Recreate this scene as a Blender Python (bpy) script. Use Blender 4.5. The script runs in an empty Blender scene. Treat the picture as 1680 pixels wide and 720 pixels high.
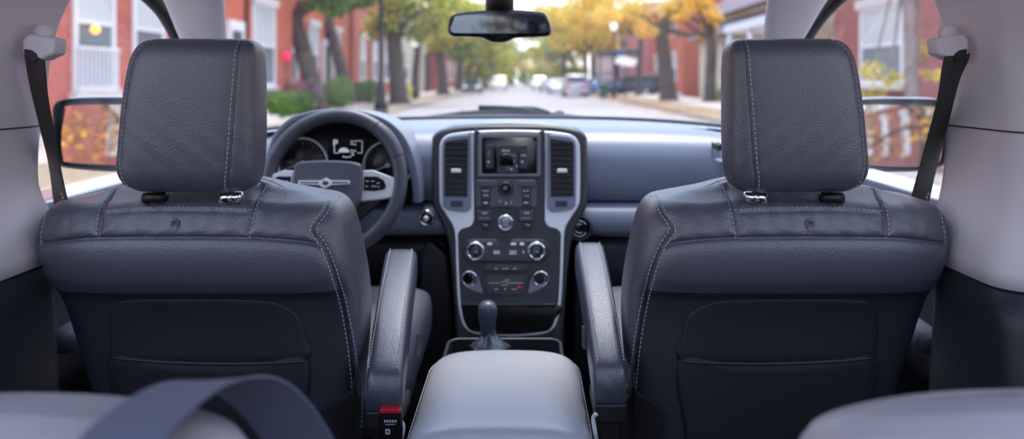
import bpy, bmesh, math, random
from mathutils import Vector, Matrix
random.seed(7)
sc = bpy.context.scene
C = sc.collection
PI = math.pi

# ---------------------------------------------------------------- camera, world, sun, exposure
F = 1150.0; CX = 860.0; HY = 130.0; H = 1.40          # focal length in px, principal point, eye height
cd = bpy.data.cameras.new('camera'); cam = bpy.data.objects.new('camera', cd); C.objects.link(cam)
cam.location = (0, 0, H); cam.rotation_euler = (PI/2, 0, 0)
cd.sensor_fit = 'HORIZONTAL'; cd.sensor_width = 36.0; cd.lens = 36.0*F/1680
cd.shift_x = -(CX-840)/1680; cd.shift_y = (HY-360)/1680
cd.clip_start = 0.02; cd.clip_end = 600
cd.dof.use_dof = True; cd.dof.focus_distance = 1.08; cd.dof.aperture_fstop = 2.5
sc.camera = cam

world = bpy.data.worlds.new('world'); sc.world = world; world.use_nodes = True
nt = world.node_tree; nt.nodes.clear()
wo = nt.nodes.new('ShaderNodeOutputWorld'); bg = nt.nodes.new('ShaderNodeBackground')
tc = nt.nodes.new('ShaderNodeTexCoord'); sp = nt.nodes.new('ShaderNodeSeparateXYZ')
nt.links.new(tc.outputs['Generated'], sp.inputs[0])
rz = nt.nodes.new('ShaderNodeValToRGB'); rz.color_ramp.elements[0].position = 0.0
rz.color_ramp.elements[0].color = (1.0, 0.96, 0.93, 1); rz.color_ramp.elements[1].position = 0.35
rz.color_ramp.elements[1].color = (0.60, 0.73, 1.0, 1)
nt.links.new(sp.outputs[2], rz.inputs[0])
mr = nt.nodes.new('ShaderNodeMapRange'); mr.inputs[1].default_value = -1; mr.inputs[2].default_value = 1
mr.inputs[3].default_value = 2.6; mr.inputs[4].default_value = 2.9
nt.links.new(sp.outputs[1], mr.inputs[0])
nt.links.new(rz.outputs[0], bg.inputs[0]); nt.links.new(mr.outputs[0], bg.inputs[1]); nt.links.new(bg.outputs[0], wo.inputs[0])

sd = bpy.data.lights.new('sun', 'SUN'); sd.energy = 5.0; sd.angle = math.radians(20); sd.color = (1, 0.93, 0.84)
sun = bpy.data.objects.new('sun', sd); C.objects.link(sun)
sun.rotation_euler = Vector((-0.08, -0.30, -0.95)).to_track_quat('-Z', 'Y').to_euler()

sc.view_settings.view_transform = 'Standard'; sc.view_settings.look = 'None'
sc.view_settings.gamma = 1; sc.view_settings.use_curve_mapping = False
sc.view_settings.exposure = 0.0

# ---------------------------------------------------------------- helpers
def lin(c):
    return tuple(((v/255)/12.92 if v/255 <= 0.04045 else ((v/255+0.055)/1.055)**2.4) for v in c)
MATS = {}
def mat(name, rgb, rough=0.5, metal=0.0, bump=None, vary=None, spec=0.5, emit=None, coat=0.0, sheen=0.0):
    if name in MATS: return MATS[name]
    m = bpy.data.materials.new(name); m.use_nodes = True; n = m.node_tree; b = n.nodes['Principled BSDF']
    c = lin(rgb)
    b.inputs['Base Color'].default_value = (*c, 1); b.inputs['Roughness'].default_value = rough
    b.inputs['Metallic'].default_value = metal; b.inputs['Specular IOR Level'].default_value = spec
    b.inputs['Coat Weight'].default_value = coat
    if sheen: b.inputs['Sheen Weight'].default_value = sheen
    if emit:
        b.inputs['Emission Color'].default_value = (*c, 1); b.inputs['Emission Strength'].default_value = emit
    t = n.nodes.new('ShaderNodeTexCoord')
    if bump:
        kind, scale, strength, dist = bump
        if kind == 'grain':
            a = n.nodes.new('ShaderNodeTexVoronoi'); a.inputs['Scale'].default_value = scale; a.feature = 'F1'
            out = a.outputs['Distance']
        else:
            a = n.nodes.new('ShaderNodeTexNoise'); a.inputs['Scale'].default_value = scale; a.inputs['Detail'].default_value = 4
            out = a.outputs['Fac']
        bu = n.nodes.new('ShaderNodeBump'); bu.inputs['Strength'].default_value = strength; bu.inputs['Distance'].default_value = dist
        n.links.new(t.outputs['Object'], a.inputs['Vector']); n.links.new(out, bu.inputs['Height'])
        n.links.new(bu.outputs[0], b.inputs['Normal'])
    if vary:
        scale, amt = vary
        a = n.nodes.new('ShaderNodeTexNoise'); a.inputs['Scale'].default_value = scale; a.inputs['Detail'].default_value = 6
        r = n.nodes.new('ShaderNodeValToRGB')
        r.color_ramp.elements[0].position = 0.3; r.color_ramp.elements[1].position = 0.7
        r.color_ramp.elements[0].color = (*[v*(1-amt) for v in c], 1)
        r.color_ramp.elements[1].color = (*[min(1, v*(1+amt)) for v in c], 1)
        n.links.new(t.outputs['Object'], a.inputs['Vector']); n.links.new(a.outputs['Fac'], r.inputs[0])
        n.links.new(r.outputs[0], b.inputs['Base Color'])
    MATS[name] = m
    return m
def glass_mat(name, tint, refl=0.06, rough=0.0):
    m = bpy.data.materials.new(name); m.use_nodes = True; n = m.node_tree; n.nodes.clear()
    o = n.nodes.new('ShaderNodeOutputMaterial'); mx = n.nodes.new('ShaderNodeMixShader')
    t = n.nodes.new('ShaderNodeBsdfTransparent'); t.inputs[0].default_value = (*tint, 1)
    g = n.nodes.new('ShaderNodeBsdfGlossy'); g.inputs['Roughness'].default_value = rough
    f = n.nodes.new('ShaderNodeLayerWeight'); f.inputs[0].default_value = 0.5
    pw = n.nodes.new('ShaderNodeMath'); pw.operation = 'POWER'; pw.inputs[1].default_value = 4.0
    ml = n.nodes.new('ShaderNodeMath'); ml.operation = 'MULTIPLY_ADD'; ml.inputs[1].default_value = 0.5; ml.inputs[2].default_value = 0.04
    n.links.new(f.outputs['Facing'], pw.inputs[0]); n.links.new(pw.outputs[0], ml.inputs[0]); n.links.new(ml.outputs[0], mx.inputs[0]); n.links.new(t.outputs[0], mx.inputs[1]); n.links.new(g.outputs[0], mx.inputs[2])
    n.links.new(mx.outputs[0], o.inputs[0]); MATS[name] = m
    return m
def brick_mat(name, c1, c2, mortar, scale=1.0, axes='yz'):
    m = bpy.data.materials.new(name); m.use_nodes = True; n = m.node_tree; b = n.nodes['Principled BSDF']
    b.inputs['Roughness'].default_value = 0.85
    t = n.nodes.new('ShaderNodeTexCoord'); s = n.nodes.new('ShaderNodeSeparateXYZ'); cb = n.nodes.new('ShaderNodeCombineXYZ')
    n.links.new(t.outputs['Object'], s.inputs[0])
    ad = n.nodes.new('ShaderNodeMath'); ad.operation = 'ADD'
    n.links.new(s.outputs[0], ad.inputs[0]); n.links.new(s.outputs[1], ad.inputs[1])
    n.links.new(ad.outputs[0], cb.inputs[0]); n.links.new(s.outputs[2], cb.inputs[1])
    br = n.nodes.new('ShaderNodeTexBrick'); br.inputs['Scale'].default_value = scale
    br.inputs['Color1'].default_value = (*lin(c1), 1); br.inputs['Color2'].default_value = (*lin(c2), 1); br.inputs['Mortar'].default_value = (*lin(mortar), 1)
    br.inputs['Brick Width'].default_value = 0.24; br.inputs['Row Height'].default_value = 0.085; br.inputs['Mortar Size'].default_value = 0.012
    n.links.new(cb.outputs[0], br.inputs['Vector']); n.links.new(br.outputs[0], b.inputs['Base Color'])
    MATS[name] = m
    return m

def P(px, py, Y): return Vector(((px-CX)*Y/F, Y, H-(py-HY)*Y/F))
def root_loc(p):
    v = Vector((0, 0, 0))
    while p is not None: v = v+p.location; p = p.parent
    return v
def obj(name, bm, m, parent=None, smooth=True, bevel=0, sub=0, seg=2, angle=35, label=None, local=False, weld=True):
    if weld and len(bm.verts) < 120000: bmesh.ops.remove_doubles(bm, verts=bm.verts, dist=1e-6)
    if smooth != 'leaf': bmesh.ops.recalc_face_normals(bm, faces=bm.faces)
    if parent is not None and not local: bmesh.ops.translate(bm, verts=bm.verts, vec=-root_loc(parent))
    me = bpy.data.meshes.new(name); bm.to_mesh(me); bm.free()
    o = bpy.data.objects.new(name, me); C.objects.link(o); o.parent = parent
    ms = m if isinstance(m, (list, tuple)) else [m]
    for x in ms: me.materials.append(x)
    if smooth is True:
        for p in me.polygons: p.use_smooth = True
    if bevel:
        b = o.modifiers.new('bevel', 'BEVEL'); b.width = bevel; b.segments = seg; b.limit_method = 'ANGLE'; b.angle_limit = math.radians(angle); b.harden_normals = False
    if sub:
        s = o.modifiers.new('sub', 'SUBSURF'); s.levels = sub; s.render_levels = sub
    if smooth is True and not sub:
        w = o.modifiers.new('wn', 'WEIGHTED_NORMAL') if bevel else None
    if label: o['label'] = label
    return o
def empty(name, loc, label=None, cat=None, group=None, kind=None):
    o = bpy.data.objects.new(name, None); C.objects.link(o); o.location = loc; o.empty_display_size = 0.1
    tag(o, label, cat, group, kind); return o
def tag(o, label=None, cat=None, group=None, kind=None):
    if label: o['label'] = label
    if cat: o['category'] = cat
    if group: o['group'] = group
    if kind: o['kind'] = kind
    return o
def copy_tree(o, parent=None, label=None):
    c = o.copy(); C.objects.link(c); c.parent = parent
    if label: c['label'] = label
    for ch in list(o.children): copy_tree(ch, c)
    return c
def NB(): return bmesh.new()
def face(bm, vs):
    try: return bm.faces.new(vs)
    except ValueError: return None
def loft(bm, rings, caps=True, closed=True):
    R = [[bm.verts.new(p) for p in r] for r in rings]
    n = len(R[0])
    for a, b in zip(R, R[1:]):
        for i in range(n if closed else n-1):
            j = (i+1) % n; face(bm, (a[i], a[j], b[j], b[i]))
    if caps and closed: face(bm, R[0][::-1]); face(bm, R[-1])
    return R
def grid(bm, fn, nu, nv):
    V = [[bm.verts.new(fn(i/nu, j/nv)) for i in range(nu+1)] for j in range(nv+1)]
    for j in range(nv):
        for i in range(nu): face(bm, (V[j][i], V[j][i+1], V[j+1][i+1], V[j+1][i]))
def box(bm, a, b):
    x0, y0, z0 = a; x1, y1, z1 = b
    v = [bm.verts.new(p) for p in ((x0,y0,z0),(x1,y0,z0),(x1,y1,z0),(x0,y1,z0),(x0,y0,z1),(x1,y0,z1),(x1,y1,z1),(x0,y1,z1))]
    for f in ((0,3,2,1),(4,5,6,7),(0,1,5,4),(1,2,6,5),(2,3,7,6),(3,0,4,7)): face(bm, [v[i] for i in f])
def prism(bm, pts, ext):
    ext = Vector(ext); pts = [Vector(p) for p in pts]
    a = [bm.verts.new(p) for p in pts]; b = [bm.verts.new(p+ext) for p in pts]; n = len(a)
    for i in range(n): j = (i+1) % n; face(bm, (a[i], b[i], b[j], a[j]))
    face(bm, a); face(bm, b[::-1])
def ringprism(bm, outer, inner, ext):       # outer and inner have the same number of points
    ext = Vector(ext); n = len(outer)
    L = [[bm.verts.new(Vector(p)+e) for p in q] for e in (Vector((0,0,0)), ext) for q in (outer, inner)]
    for i in range(n):
        j = (i+1) % n
        face(bm, (L[0][i], L[0][j], L[1][j], L[1][i])); face(bm, (L[2][i], L[3][i], L[3][j], L[2][j]))
        face(bm, (L[0][i], L[2][i], L[2][j], L[0][j])); face(bm, (L[1][i], L[1][j], L[3][j], L[3][i]))
def frame_of(t):
    t = t.normalized(); up = Vector((0, 0, 1)) if abs(t.z) < 0.9 else Vector((0, 1, 0))
    a = t.cross(up).normalized(); return a, a.cross(t).normalized()
def tube(bm, pts, r, seg=10, closed=False, caps=True, flat=1.0):
    pts = [Vector(p) for p in pts]; n = len(pts); rings = []
    rr = r if isinstance(r, (list, tuple)) else [r]*n
    for i, p in enumerate(pts):
        if closed: t = pts[(i+1) % n]-pts[i-1]
        else: t = pts[min(i+1, n-1)]-pts[max(i-1, 0)]
        a, b = frame_of(t)
        rings.append([p+a*math.cos(2*PI*k/seg)*rr[i]+b*math.sin(2*PI*k/seg)*rr[i]*flat for k in range(seg)])
    if closed: rings.append(rings[0])
    loft(bm, rings, caps=caps and not closed)
def lathe(bm, prof, c, axis=(0, -1, 0), seg=32):   # prof: (radius, offset along axis)
    ax = Vector(axis).normalized(); a, b = frame_of(ax); c = Vector(c)
    rings = [[c+ax*h+(a*math.cos(2*PI*k/seg)+b*math.sin(2*PI*k/seg))*max(r, 1e-5) for k in range(seg)] for r, h in prof]
    loft(bm, rings)
def smoothline(pts, n=8, closed=False):
    out = []; N = len(pts); pts = [Vector(p) for p in pts]
    rng = range(N) if closed else range(N-1)
    for i in rng:
        g = (lambda k: pts[k % N]) if closed else (lambda k: pts[min(max(k, 0), N-1)])
        p0, p1, p2, p3 = g(i-1), g(i), g(i+1), g(i+2)
        for k in range(n):
            t = k/n
            out.append(0.5*((2*p1)+(p2-p0)*t+(2*p0-5*p1+4*p2-p3)*t*t+(3*p1-p0-3*p2+p3)*t**3))
    if not closed: out.append(pts[-1])
    return out
def rrect(x0, y0, x1, y1, r, n=5):
    out = []
    for cx, cy, a0 in ((x1-r, y0+r, -90), (x1-r, y1-r, 0), (x0+r, y1-r, 90), (x0+r, y0+r, 180)):
        for k in range(n+1):
            a = math.radians(a0+90*k/n); out.append((cx+r*math.cos(a), cy+r*math.sin(a)))
    return out
def interp(tab, x):
    if x <= tab[0][0]: return tab[0][1]
    for (a, b), (c, d) in zip(tab, tab[1:]):
        if x <= c: return b+(d-b)*(x-a)/(c-a)
    return tab[-1][1]
def sinterp(tab, x):                          # smooth (Catmull-Rom) table lookup
    xs = [t[0] for t in tab]
    if x <= xs[0]: return tab[0][1]
    if x >= xs[-1]: return tab[-1][1]
    for i in range(len(tab)-1):
        if x <= xs[i+1]:
            t = (x-xs[i])/(xs[i+1]-xs[i]); g = lambda k: tab[min(max(k, 0), len(tab)-1)]
            h = xs[i+1]-xs[i]
            m0 = (g(i+1)[1]-g(i-1)[1])/(g(i+1)[0]-g(i-1)[0])*h if i > 0 else (tab[i+1][1]-tab[i][1])
            m1 = (g(i+2)[1]-g(i)[1])/(g(i+2)[0]-g(i)[0])*h if i+2 < len(tab) else (tab[i+1][1]-tab[i][1])
            p0, p1 = tab[i][1], tab[i+1][1]
            return (2*t**3-3*t*t+1)*p0+(t**3-2*t*t+t)*m0+(-2*t**3+3*t*t)*p1+(t**3-t*t)*m1
def sell(cx, cy, a, b, n, z, seg=64):
    out = []
    for k in range(seg):
        t = 2*PI*k/seg; c, s = math.cos(t), math.sin(t)
        out.append(Vector((cx+a*math.copysign(abs(c)**(2/n), c), cy+b*math.copysign(abs(s)**(2/n), s), z)))
    return out
def stitch(bm, pts, nrm=(0, -1, 0), length=0.0045, gap=0.0028, w=0.0006, off=0.0):
    pts = [Vector(p) for p in pts]; nrm = Vector(nrm).normalized(); d = 0.0; nxt = 0.0
    for a, b in zip(pts, pts[1:]):
        L = (b-a).length
        if L < 1e-9: continue
        t = (b-a)/L
        while nxt < d+L:
            p = a+t*(nxt-d)+nrm*off; q = p+t*length; s = t.cross(nrm).normalized()*w
            m0 = p+nrm*w*1.6; m1 = q+nrm*w*1.6
            v = [bm.verts.new(x) for x in (p-s, p+s, q+s, q-s, m0, m1)]
            for f in ((0,1,4), (1,2,5,4), (2,3,5), (3,0,4,5), (0,3,2,1)): face(bm, [v[i] for i in f])
            nxt += length+gap
        d += L

# ---------------------------------------------------------------- materials
LEA = mat('leather_charcoal', (72, 74, 86), 0.37, bump=('grain', 520, 0.35, 0.0012), spec=1.0)
LEAL = mat('leather_console_lit', (160, 161, 168), 0.34, bump=('grain', 520, 0.25, 0.0008), spec=1.0)  # same leather on the lid, colour raised to paint in its lit sheen
LEAA = mat('leather_armrest', (62, 65, 78), 0.34, bump=('grain', 520, 0.3, 0.0010), spec=1.0)
LEAR = mat('leather_rear', (150, 145, 150), 0.45, bump=('grain', 420, 0.3, 0.0012))
LOWB = mat('lower_back_cover', (38, 39, 47), 0.5, bump=('grain', 520, 0.3, 0.001), spec=0.4)
PANEL = mat('back_cloth', (24, 24, 29), 0.6, bump=('noise', 900, 0.3, 0.001))
STI = mat('thread', (190, 186, 184), 0.7)
BLK = mat('black_plastic', (20, 20, 22), 0.45)
BLKG = mat('black_gloss', (12, 12, 14), 0.2, spec=0.35)
DARK = mat('dark_plastic', (42, 43, 51), 0.45, bump=('noise', 700, 0.25, 0.0008))
DPAD = mat('dash_pad', (104, 113, 132), 0.36, bump=('noise', 600, 0.3, 0.0008))
PIL = mat('pillar_cloth', (214, 206, 210), 0.7, bump=('noise', 900, 0.25, 0.0006))
SIL = mat('satin_silver', (212, 213, 219), 0.3, metal=0.3)
CHR = mat('chrome', (225, 226, 230), 0.08, metal=1.0)
RUB = mat('rubber', (14, 14, 15), 0.6)
MIR = mat('mirror_silver', (235, 238, 240), 0.01, metal=1.0)
MIRT = mat('mirror_tinted', (88, 98, 108), 0.01, metal=1.0)
WEBL = mat('webbing_brown', (62, 54, 52), 0.75, bump=('noise', 1500, 0.4, 0.0006))
WEBR = mat('webbing_grey', (56, 57, 58), 0.75, bump=('noise', 1500, 0.4, 0.0006))
CARP = mat('carpet', (26, 26, 30), 0.95, bump=('noise', 800, 0.8, 0.003))
RED = mat('red_plastic', (190, 25, 40), 0.35)
MARK = mat('marking_white', (170, 175, 190), 0.5); TAGW = mat('tag_white', (222, 226, 236), 0.5)
LED = mat('display_white', (225, 232, 245), 0.5, emit=0.3)
GLS = glass_mat('window_glass', (0.97, 0.985, 0.985)); PRIV = glass_mat('privacy_glass', (0.90, 0.93, 0.97))
BODY = mat('car_paint', (176, 184, 196), 0.22, metal=0.4, coat=0.8)
X0 = -0.05                                    # the car's centre line, a little left of the eye
# ---------------------------------------------------------------- vehicle shell (the setting)
bm = NB(); box(bm, (X0-0.85, -1.9, 0.38), (X0+0.85, 2.3, 0.42)); tag(obj('floor', bm, CARP, smooth=False), kind='structure')
# roof with an unseen glass panel opening, added to let in top light
bm = NB()
def roofz(x, y): return 1.79-0.10*((x-X0)/0.72)**4-0.08*max(0, (y-0.9)/0.5)**2
def roof_piece(x0, x1, y0, y1):
    for dz in (0.0, 0.03):
        grid(bm, lambda u, v: Vector((x0+(x1-x0)*u, y0+(y1-y0)*v, roofz(x0+(x1-x0)*u, y0+(y1-y0)*v)+dz)), 12, 10)
roof_piece(X0-0.72, X0-0.44, -1.9, 1.42); roof_piece(X0+0.44, X0+0.72, -1.9, 1.42)
roof_piece(X0-0.44, X0+0.44, 0.38, 1.42); roof_piece(X0-0.44, X0+0.44, -1.9, -0.9)
tag(obj('ceiling', bm, PIL), kind='structure')
bm = NB(); box(bm, (X0-0.44, -0.9, 1.80), (X0+0.44, 0.38, 1.805)); tag(obj('window_5', bm, GLS, smooth=False), kind='structure')  # invented sunroof pane, out of view, lights the seats from above

# windscreen
def wind(u, v):
    xr = (2*u-1); hw = 0.80+(0.66-0.80)*v
    y = 2.42+(1.43-2.42)*v-0.36*(xr**2)*(1-0.72*v)
    return Vector((X0+xr*hw, y, 1.235+(1.70-1.235)*v-0.04*xr*xr*v))
bm = NB(); grid(bm, wind, 24, 12); tag(obj('window_1', bm, GLS), kind='structure')
bm = NB(); tube(bm, [wind(i/16, 1)+Vector((0, 0, 0.01)) for i in range(17)], 0.02, 8); tag(obj('trim_9', bm, PIL), kind='structure')

def door_side(s, idx):
    X = lambda r: X0+s*r
    # door skins, front and rear, below the belt line
    def prof(z): return 0.83+0.02*math.sin((z-0.4)/0.8*PI)
    bm = NB()
    def fn(u, v, off=0):
        z = 0.42+(1.16-0.42)*v; y = 1.02+(2.15-1.02)*u
        return Vector((X(prof(z)-0.055*math.exp(-((z-0.86)/0.06)**2)+off), y, z))
    grid(bm, fn, 10, 30); grid(bm, lambda u, v: fn(u, v, 0.10+0.05*math.exp(-((v-.6)/.3)**2)), 10, 30)
    grid(bm, lambda u, v: Vector((X(0.83+0.10*v), 1.02+1.13*u, 1.16)), 10, 2)
    d = tag(obj('door_%d' % idx, bm, DARK), kind='structure')
    b2 = NB(); tube(b2, [(X(0.775), 1.25, 0.93), (X(0.77), 1.45, 0.94), (X(0.775), 1.75, 0.95)], [0.03, 0.038, 0.03], 14, flat=0.7)
    obj('door_armrest', b2, DPAD, d)
    b2 = NB(); box(b2, (X(0.83), 1.0, 1.155), (X(0.93), 2.2, 1.175)); obj('window_ledge', b2, BODY, d, bevel=0.005)
    bm = NB()
    grid(bm, lambda u, v: Vector((X(prof(0.42+0.74*v)+(0.0)), -1.8+2.6*u, 0.42+0.74*v)), 8, 10)
    grid(bm, lambda u, v: Vector((X(prof(0.42+0.74*v)+0.13), -1.8+2.6*u, 0.42+0.74*v)), 8, 10)
    tag(obj('door_%d' % (idx+2), bm, DARK), kind='structure')
    # side glass
    bm = NB(); V = [bm.verts.new(p) for p in ((X(0.86), 1.12, 1.16), (X(0.86), 2.14, 1.16), (X(0.86), 2.14, 1.26), (X(0.765), 1.44, 1.70), (X(0.76), 1.12, 1.70))]
    face(bm, V); tag(obj('window_%d' % (idx+1), bm, GLS, smooth=False), kind='structure')
    bm = NB(); face(bm, [bm.verts.new(p) for p in ((X(0.86), -1.85, 1.14), (X(0.86), 0.92, 1.14), (X(0.76), 0.92, 1.70), (X(0.76), -1.6, 1.70))]); tag(obj('window_%d' % (idx+6), bm, PRIV, smooth=False), kind='structure')
door_side(-1, 1); door_side(1, 2)

def apillar(s, idx, cl, bandpts):
    # cl: centre line (px, py, Y, half width); rear-facing padded pillar
    pts = [P(a, b, y) for a, b, y, w in cl]; ws = [w for *_, w in cl]
    sm = smoothline(pts, 8); wsm = []
    for i in range(len(ws)-1): wsm += [ws[i]+(ws[i+1]-ws[i])*k/8 for k in range(8)]
    wsm.append(ws[-1]); rings = []
    for p, w in zip(sm, wsm):
        r = []
        for k in range(28):
            t = 2*PI*k/28; c, q = math.cos(t), math.sin(t)
            r.append(p+Vector((w*math.copysign(abs(c)**0.75, c), 0.035*math.copysign(abs(q)**0.75, q), 0)))
        rings.append(r)
    bm = NB(); loft(bm, rings); tag(obj('trim_%d' % idx, bm, PIL), kind='structure')
    bm = NB(); bp = smoothline([P(*q) for q in bandpts], 8); tube(bm, bp, 0.021, 12, flat=1.3)
    tag(obj('trim_%d' % (idx+2), bm, RUB), kind='structure')
apillar(-1, 1, [(262, -120, 1.22, 0.085), (292, -60, 1.36, 0.072), (318, 0, 1.50, 0.062), (338, 75, 1.68, 0.050), (372, 150, 1.88, 0.045), (412, 225, 2.12, 0.045)],
        [(90, -130, 1.22), (170, -70, 1.36), (259, 0, 1.54), (305, 75, 1.72), (358, 160, 1.92), (400, 230, 2.10)])
apillar(1, 2, [(1368, -120, 1.22, 0.085), (1338, -60, 1.36, 0.072), (1308, 0, 1.50, 0.062), (1282, 70, 1.68, 0.045), (1250, 140, 1.88, 0.040), (1208, 225, 2.12, 0.040)],
        [(1530, -130, 1.24), (1448, -70, 1.40), (1362, 0, 1.56), (1312, 70, 1.74), (1268, 150, 1.92), (1225, 225, 2.10)])

def bpillar(s, idx):
    X = lambda r: X0+s*r
    # upper trim: pale, flares towards the sill
    tab_in = [(1.10, 0.715), (1.16, 0.722), (1.22, 0.738), (1.30, 0.745), (1.42, 0.735), (1.50, 0.715), (1.60, 0.66)]
    tab_f = [(1.10, 1.20), (1.16, 1.20), (1.22, 1.20), (1.28, 1.20), (1.36, 1.195), (1.45, 1.18), (1.52, 1.16), (1.62, 1.16)]
    if s < 0: tab_f = [(a, b-0.018*(1.2 < a < 1.5)) for a, b in tab_f]
    if s < 0: tab_in = [(a, b-0.028*max(0, min(1, (a-1.25)/0.2))) for a, b in tab_in]
    rings = []
    for i in range(27):
        z = 1.105+(1.74-1.105)*i/26; xi = sinterp(tab_in, z); yf = sinterp(tab_f, z); yb = 0.965-0.06*max(0, (z-1.45)/0.2)
        ring = []
        # walk: front outer -> inner front corner -> inner back corner -> back outer
        for a in range(9):
            t = a/8*PI/2; ring.append(Vector((X(xi+0.075-0.075*math.sin(t)), yf-0.055+0.055*math.cos(t), z)))
        for a in range(9):
            t = a/8*PI/2; ring.append(Vector((X(xi+0.05-0.05*math.cos(t)), yb+0.05-0.05*math.sin(t), z)))
        ring.append(Vector((X(xi+0.12), yb, z))); ring.append(Vector((X(xi+0.12), yf, z)))
        rings.append(ring)
    j_ = min(range(27), key=lambda q: abs(rings[q][0].z-1.322)); seam = [(p-Vector((X0+s*0.86, 1.08, p.z)))*1.004+Vector((X0+s*0.86, 1.08, p.z)) for p in rings[j_]]
    bm = NB(); loft(bm, rings); up_ = tag(obj('trim_%d' % idx, bm, PIL), kind='structure')
    bm = NB(); tube(bm, seam, 0.0014, 6, closed=True); obj('trim_seam', bm, DARK, up_)
    rings = []
    for i in range(15):
        z = 0.42+(1.10-0.42)*i/14; f = (1.10-z)/0.68
        xi = 0.715-0.02*f; yf = 1.185+0.03*f; yb = 0.95-0.12*f; ring = []
        for a in range(9):
            t = a/8*PI/2; ring.append(Vector((X(xi+0.075-0.075*math.sin(t)), yf-0.07+0.07*math.cos(t), z)))
        for a in range(9):
            t = a/8*PI/2; ring.append(Vector((X(xi+0.05-0.05*math.cos(t)), yb+0.05-0.05*math.sin(t), z)))
        ring.append(Vector((X(xi+0.12), yb, z))); ring.append(Vector((X(xi+0.12), yf, z)))
        rings.append(ring)
    bm = NB(); loft(bm, rings); tag(obj('trim_%d' % (idx+2), bm, DARK), kind='structure')
    # dark weather strip of the rear door opening
    bm = NB(); tube(bm, smoothline([(X(0.70), 0.93, 1.60), (X(0.765), 0.915, 1.48), (X(0.80), 0.90, 1.2), (X(0.80), 0.88, 0.5)], 6), 0.018, 8)
    tag(obj('trim_%d' % (idx+5), bm, RUB), kind='structure')
bpillar(-1, 5); bpillar(1, 6)
# rear quarter pillars and tail frame (seen in the mirrors)
for k, s in enumerate((-1, 1)):
    bm = NB(); tube(bm, [(X0+s*0.70, -1.6, 1.70), (X0+s*0.84, -1.9, 1.15), (X0+s*0.86, -1.95, 0.4)], [0.07, 0.09, 0.1], 12)
    tag(obj('trim_%d' % (13+k), bm, PIL), kind='structure')
bm = NB(); box(bm, (X0-0.85, -1.98, 0.4), (X0+0.85, -1.9, 1.12)); tag(obj('wall_back', bm, DARK, bevel=0.01), kind='structure')
bm = NB(); grid(bm, lambda u, v: Vector((X0+(2*u-1)*(0.8-0.1*v), -1.92+0.3*v, 1.12+0.60*v)), 6, 6); tag(obj('window_4', bm, PRIV), kind='structure')
# bonnet and firewall
bm = NB()
grid(bm, lambda u, v: Vector((X0+(2*u-1)*0.84, 2.36+1.0*v-0.35*(2*u-1)**2*(1-v)-0.2*(2*u-1)**2*v, 1.20-0.10*v-0.05*(2*u-1)**2-0.10*v**4)), 20, 12)
tag(obj('trim_15', bm, BODY), kind='structure')
bm = NB(); box(bm, (X0-0.84, 2.28, 0.38), (X0+0.84, 2.32, 1.08)); tag(obj('wall_front', bm, BLK, smooth=False), kind='structure')
# ---------------------------------------------------------------- front seats
SC = 1.07/F
def zpx(py): return H-(py-HY)*SC
YPX = ((296, 1.158), (300, 1.135), (306, 1.118), (315, 1.104), (328, 1.090), (345, 1.077), (370, 1.065), (392, 1.06), (430, 1.06), (500, 1.07), (900, 1.07))
YTOP = ((296, 1.178), (300, 1.190), (306, 1.200), (315, 1.175), (328, 1.125), (345, 1.088), (370, 1.066), (392, 1.06), (430, 1.06), (500, 1.07), (900, 1.07))
def zseat(py): return H-(py-HY)*interp(YTOP, py)/F
def zface(py): return H-(py-HY)*interp(YPX, py)/F
SEAT_X = 0.411; SEAT_XL = -0.507
T_IN = [(zseat(p), (x-CX)*1.18/F-SEAT_X-0.005) for p, x in ((296, 1190), (300, 1140), (306, 1106), (315, 1087), (328, 1072), (345, 1060), (370, 1050), (400, 1043), (440, 1035), (480, 1029), (540, 1025), (600, 1027), (660, 1031), (720, 1036), (830, 1050))][::-1]
T_OUT = [(zseat(p), (x-CX)*1.08/F-SEAT_X+0.015*max(0, min(1, (p-306)/50))-0.006*(p < 320)) for p, x in ((296, 1415), (300, 1470), (306, 1498), (315, 1520), (328, 1537), (345, 1550), (370, 1556), (400, 1558), (440, 1551), (480, 1541), (540, 1523), (600, 1503), (660, 1482), (720, 1464), (830, 1440))][::-1]
T_YR = [(zseat(p), y) for p, y in ((296, 1.150), (300, 1.128), (306, 1.112), (315, 1.099), (328, 1.087), (345, 1.075), (370, 1.064), (392, 1.058), (430, 1.056), (460, 1.062), (480, 1.074), (500, 1.087), (540, 1.093), (600, 1.092), (830, 1.085))][::-1]
T_YF = [(zseat(p), y) for p, y in ((296, 1.175), (306, 1.205), (328, 1.23), (370, 1.245), (440, 1.25), (830, 1.22))][::-1]
N_SE = 4.5
def seat_rear(x, z, groove=True):
    xi, xo = sinterp(T_IN, z), sinterp(T_OUT, z); c = (xi+xo)/2; w = (xo-xi)/2
    yr, yf = sinterp(T_YR, z), sinterp(T_YF, z); t = (yf-yr)/2
    u = min(0.9999, abs((x-c)/w)); y = (yr+yf)/2-t*(1-u**N_SE)**(1/N_SE)
    return y
def seat_px(px, py):                          # a traced rear-face point, carried onto the surface (seat-local x)
    z = min(zface(py), zseat(297)); x = (px-CX)*1.07/F-SEAT_X
    for _ in range(3):
        y = seat_rear(x, z); x = (px-CX)*y/F-SEAT_X
    return (x, z)
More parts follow.
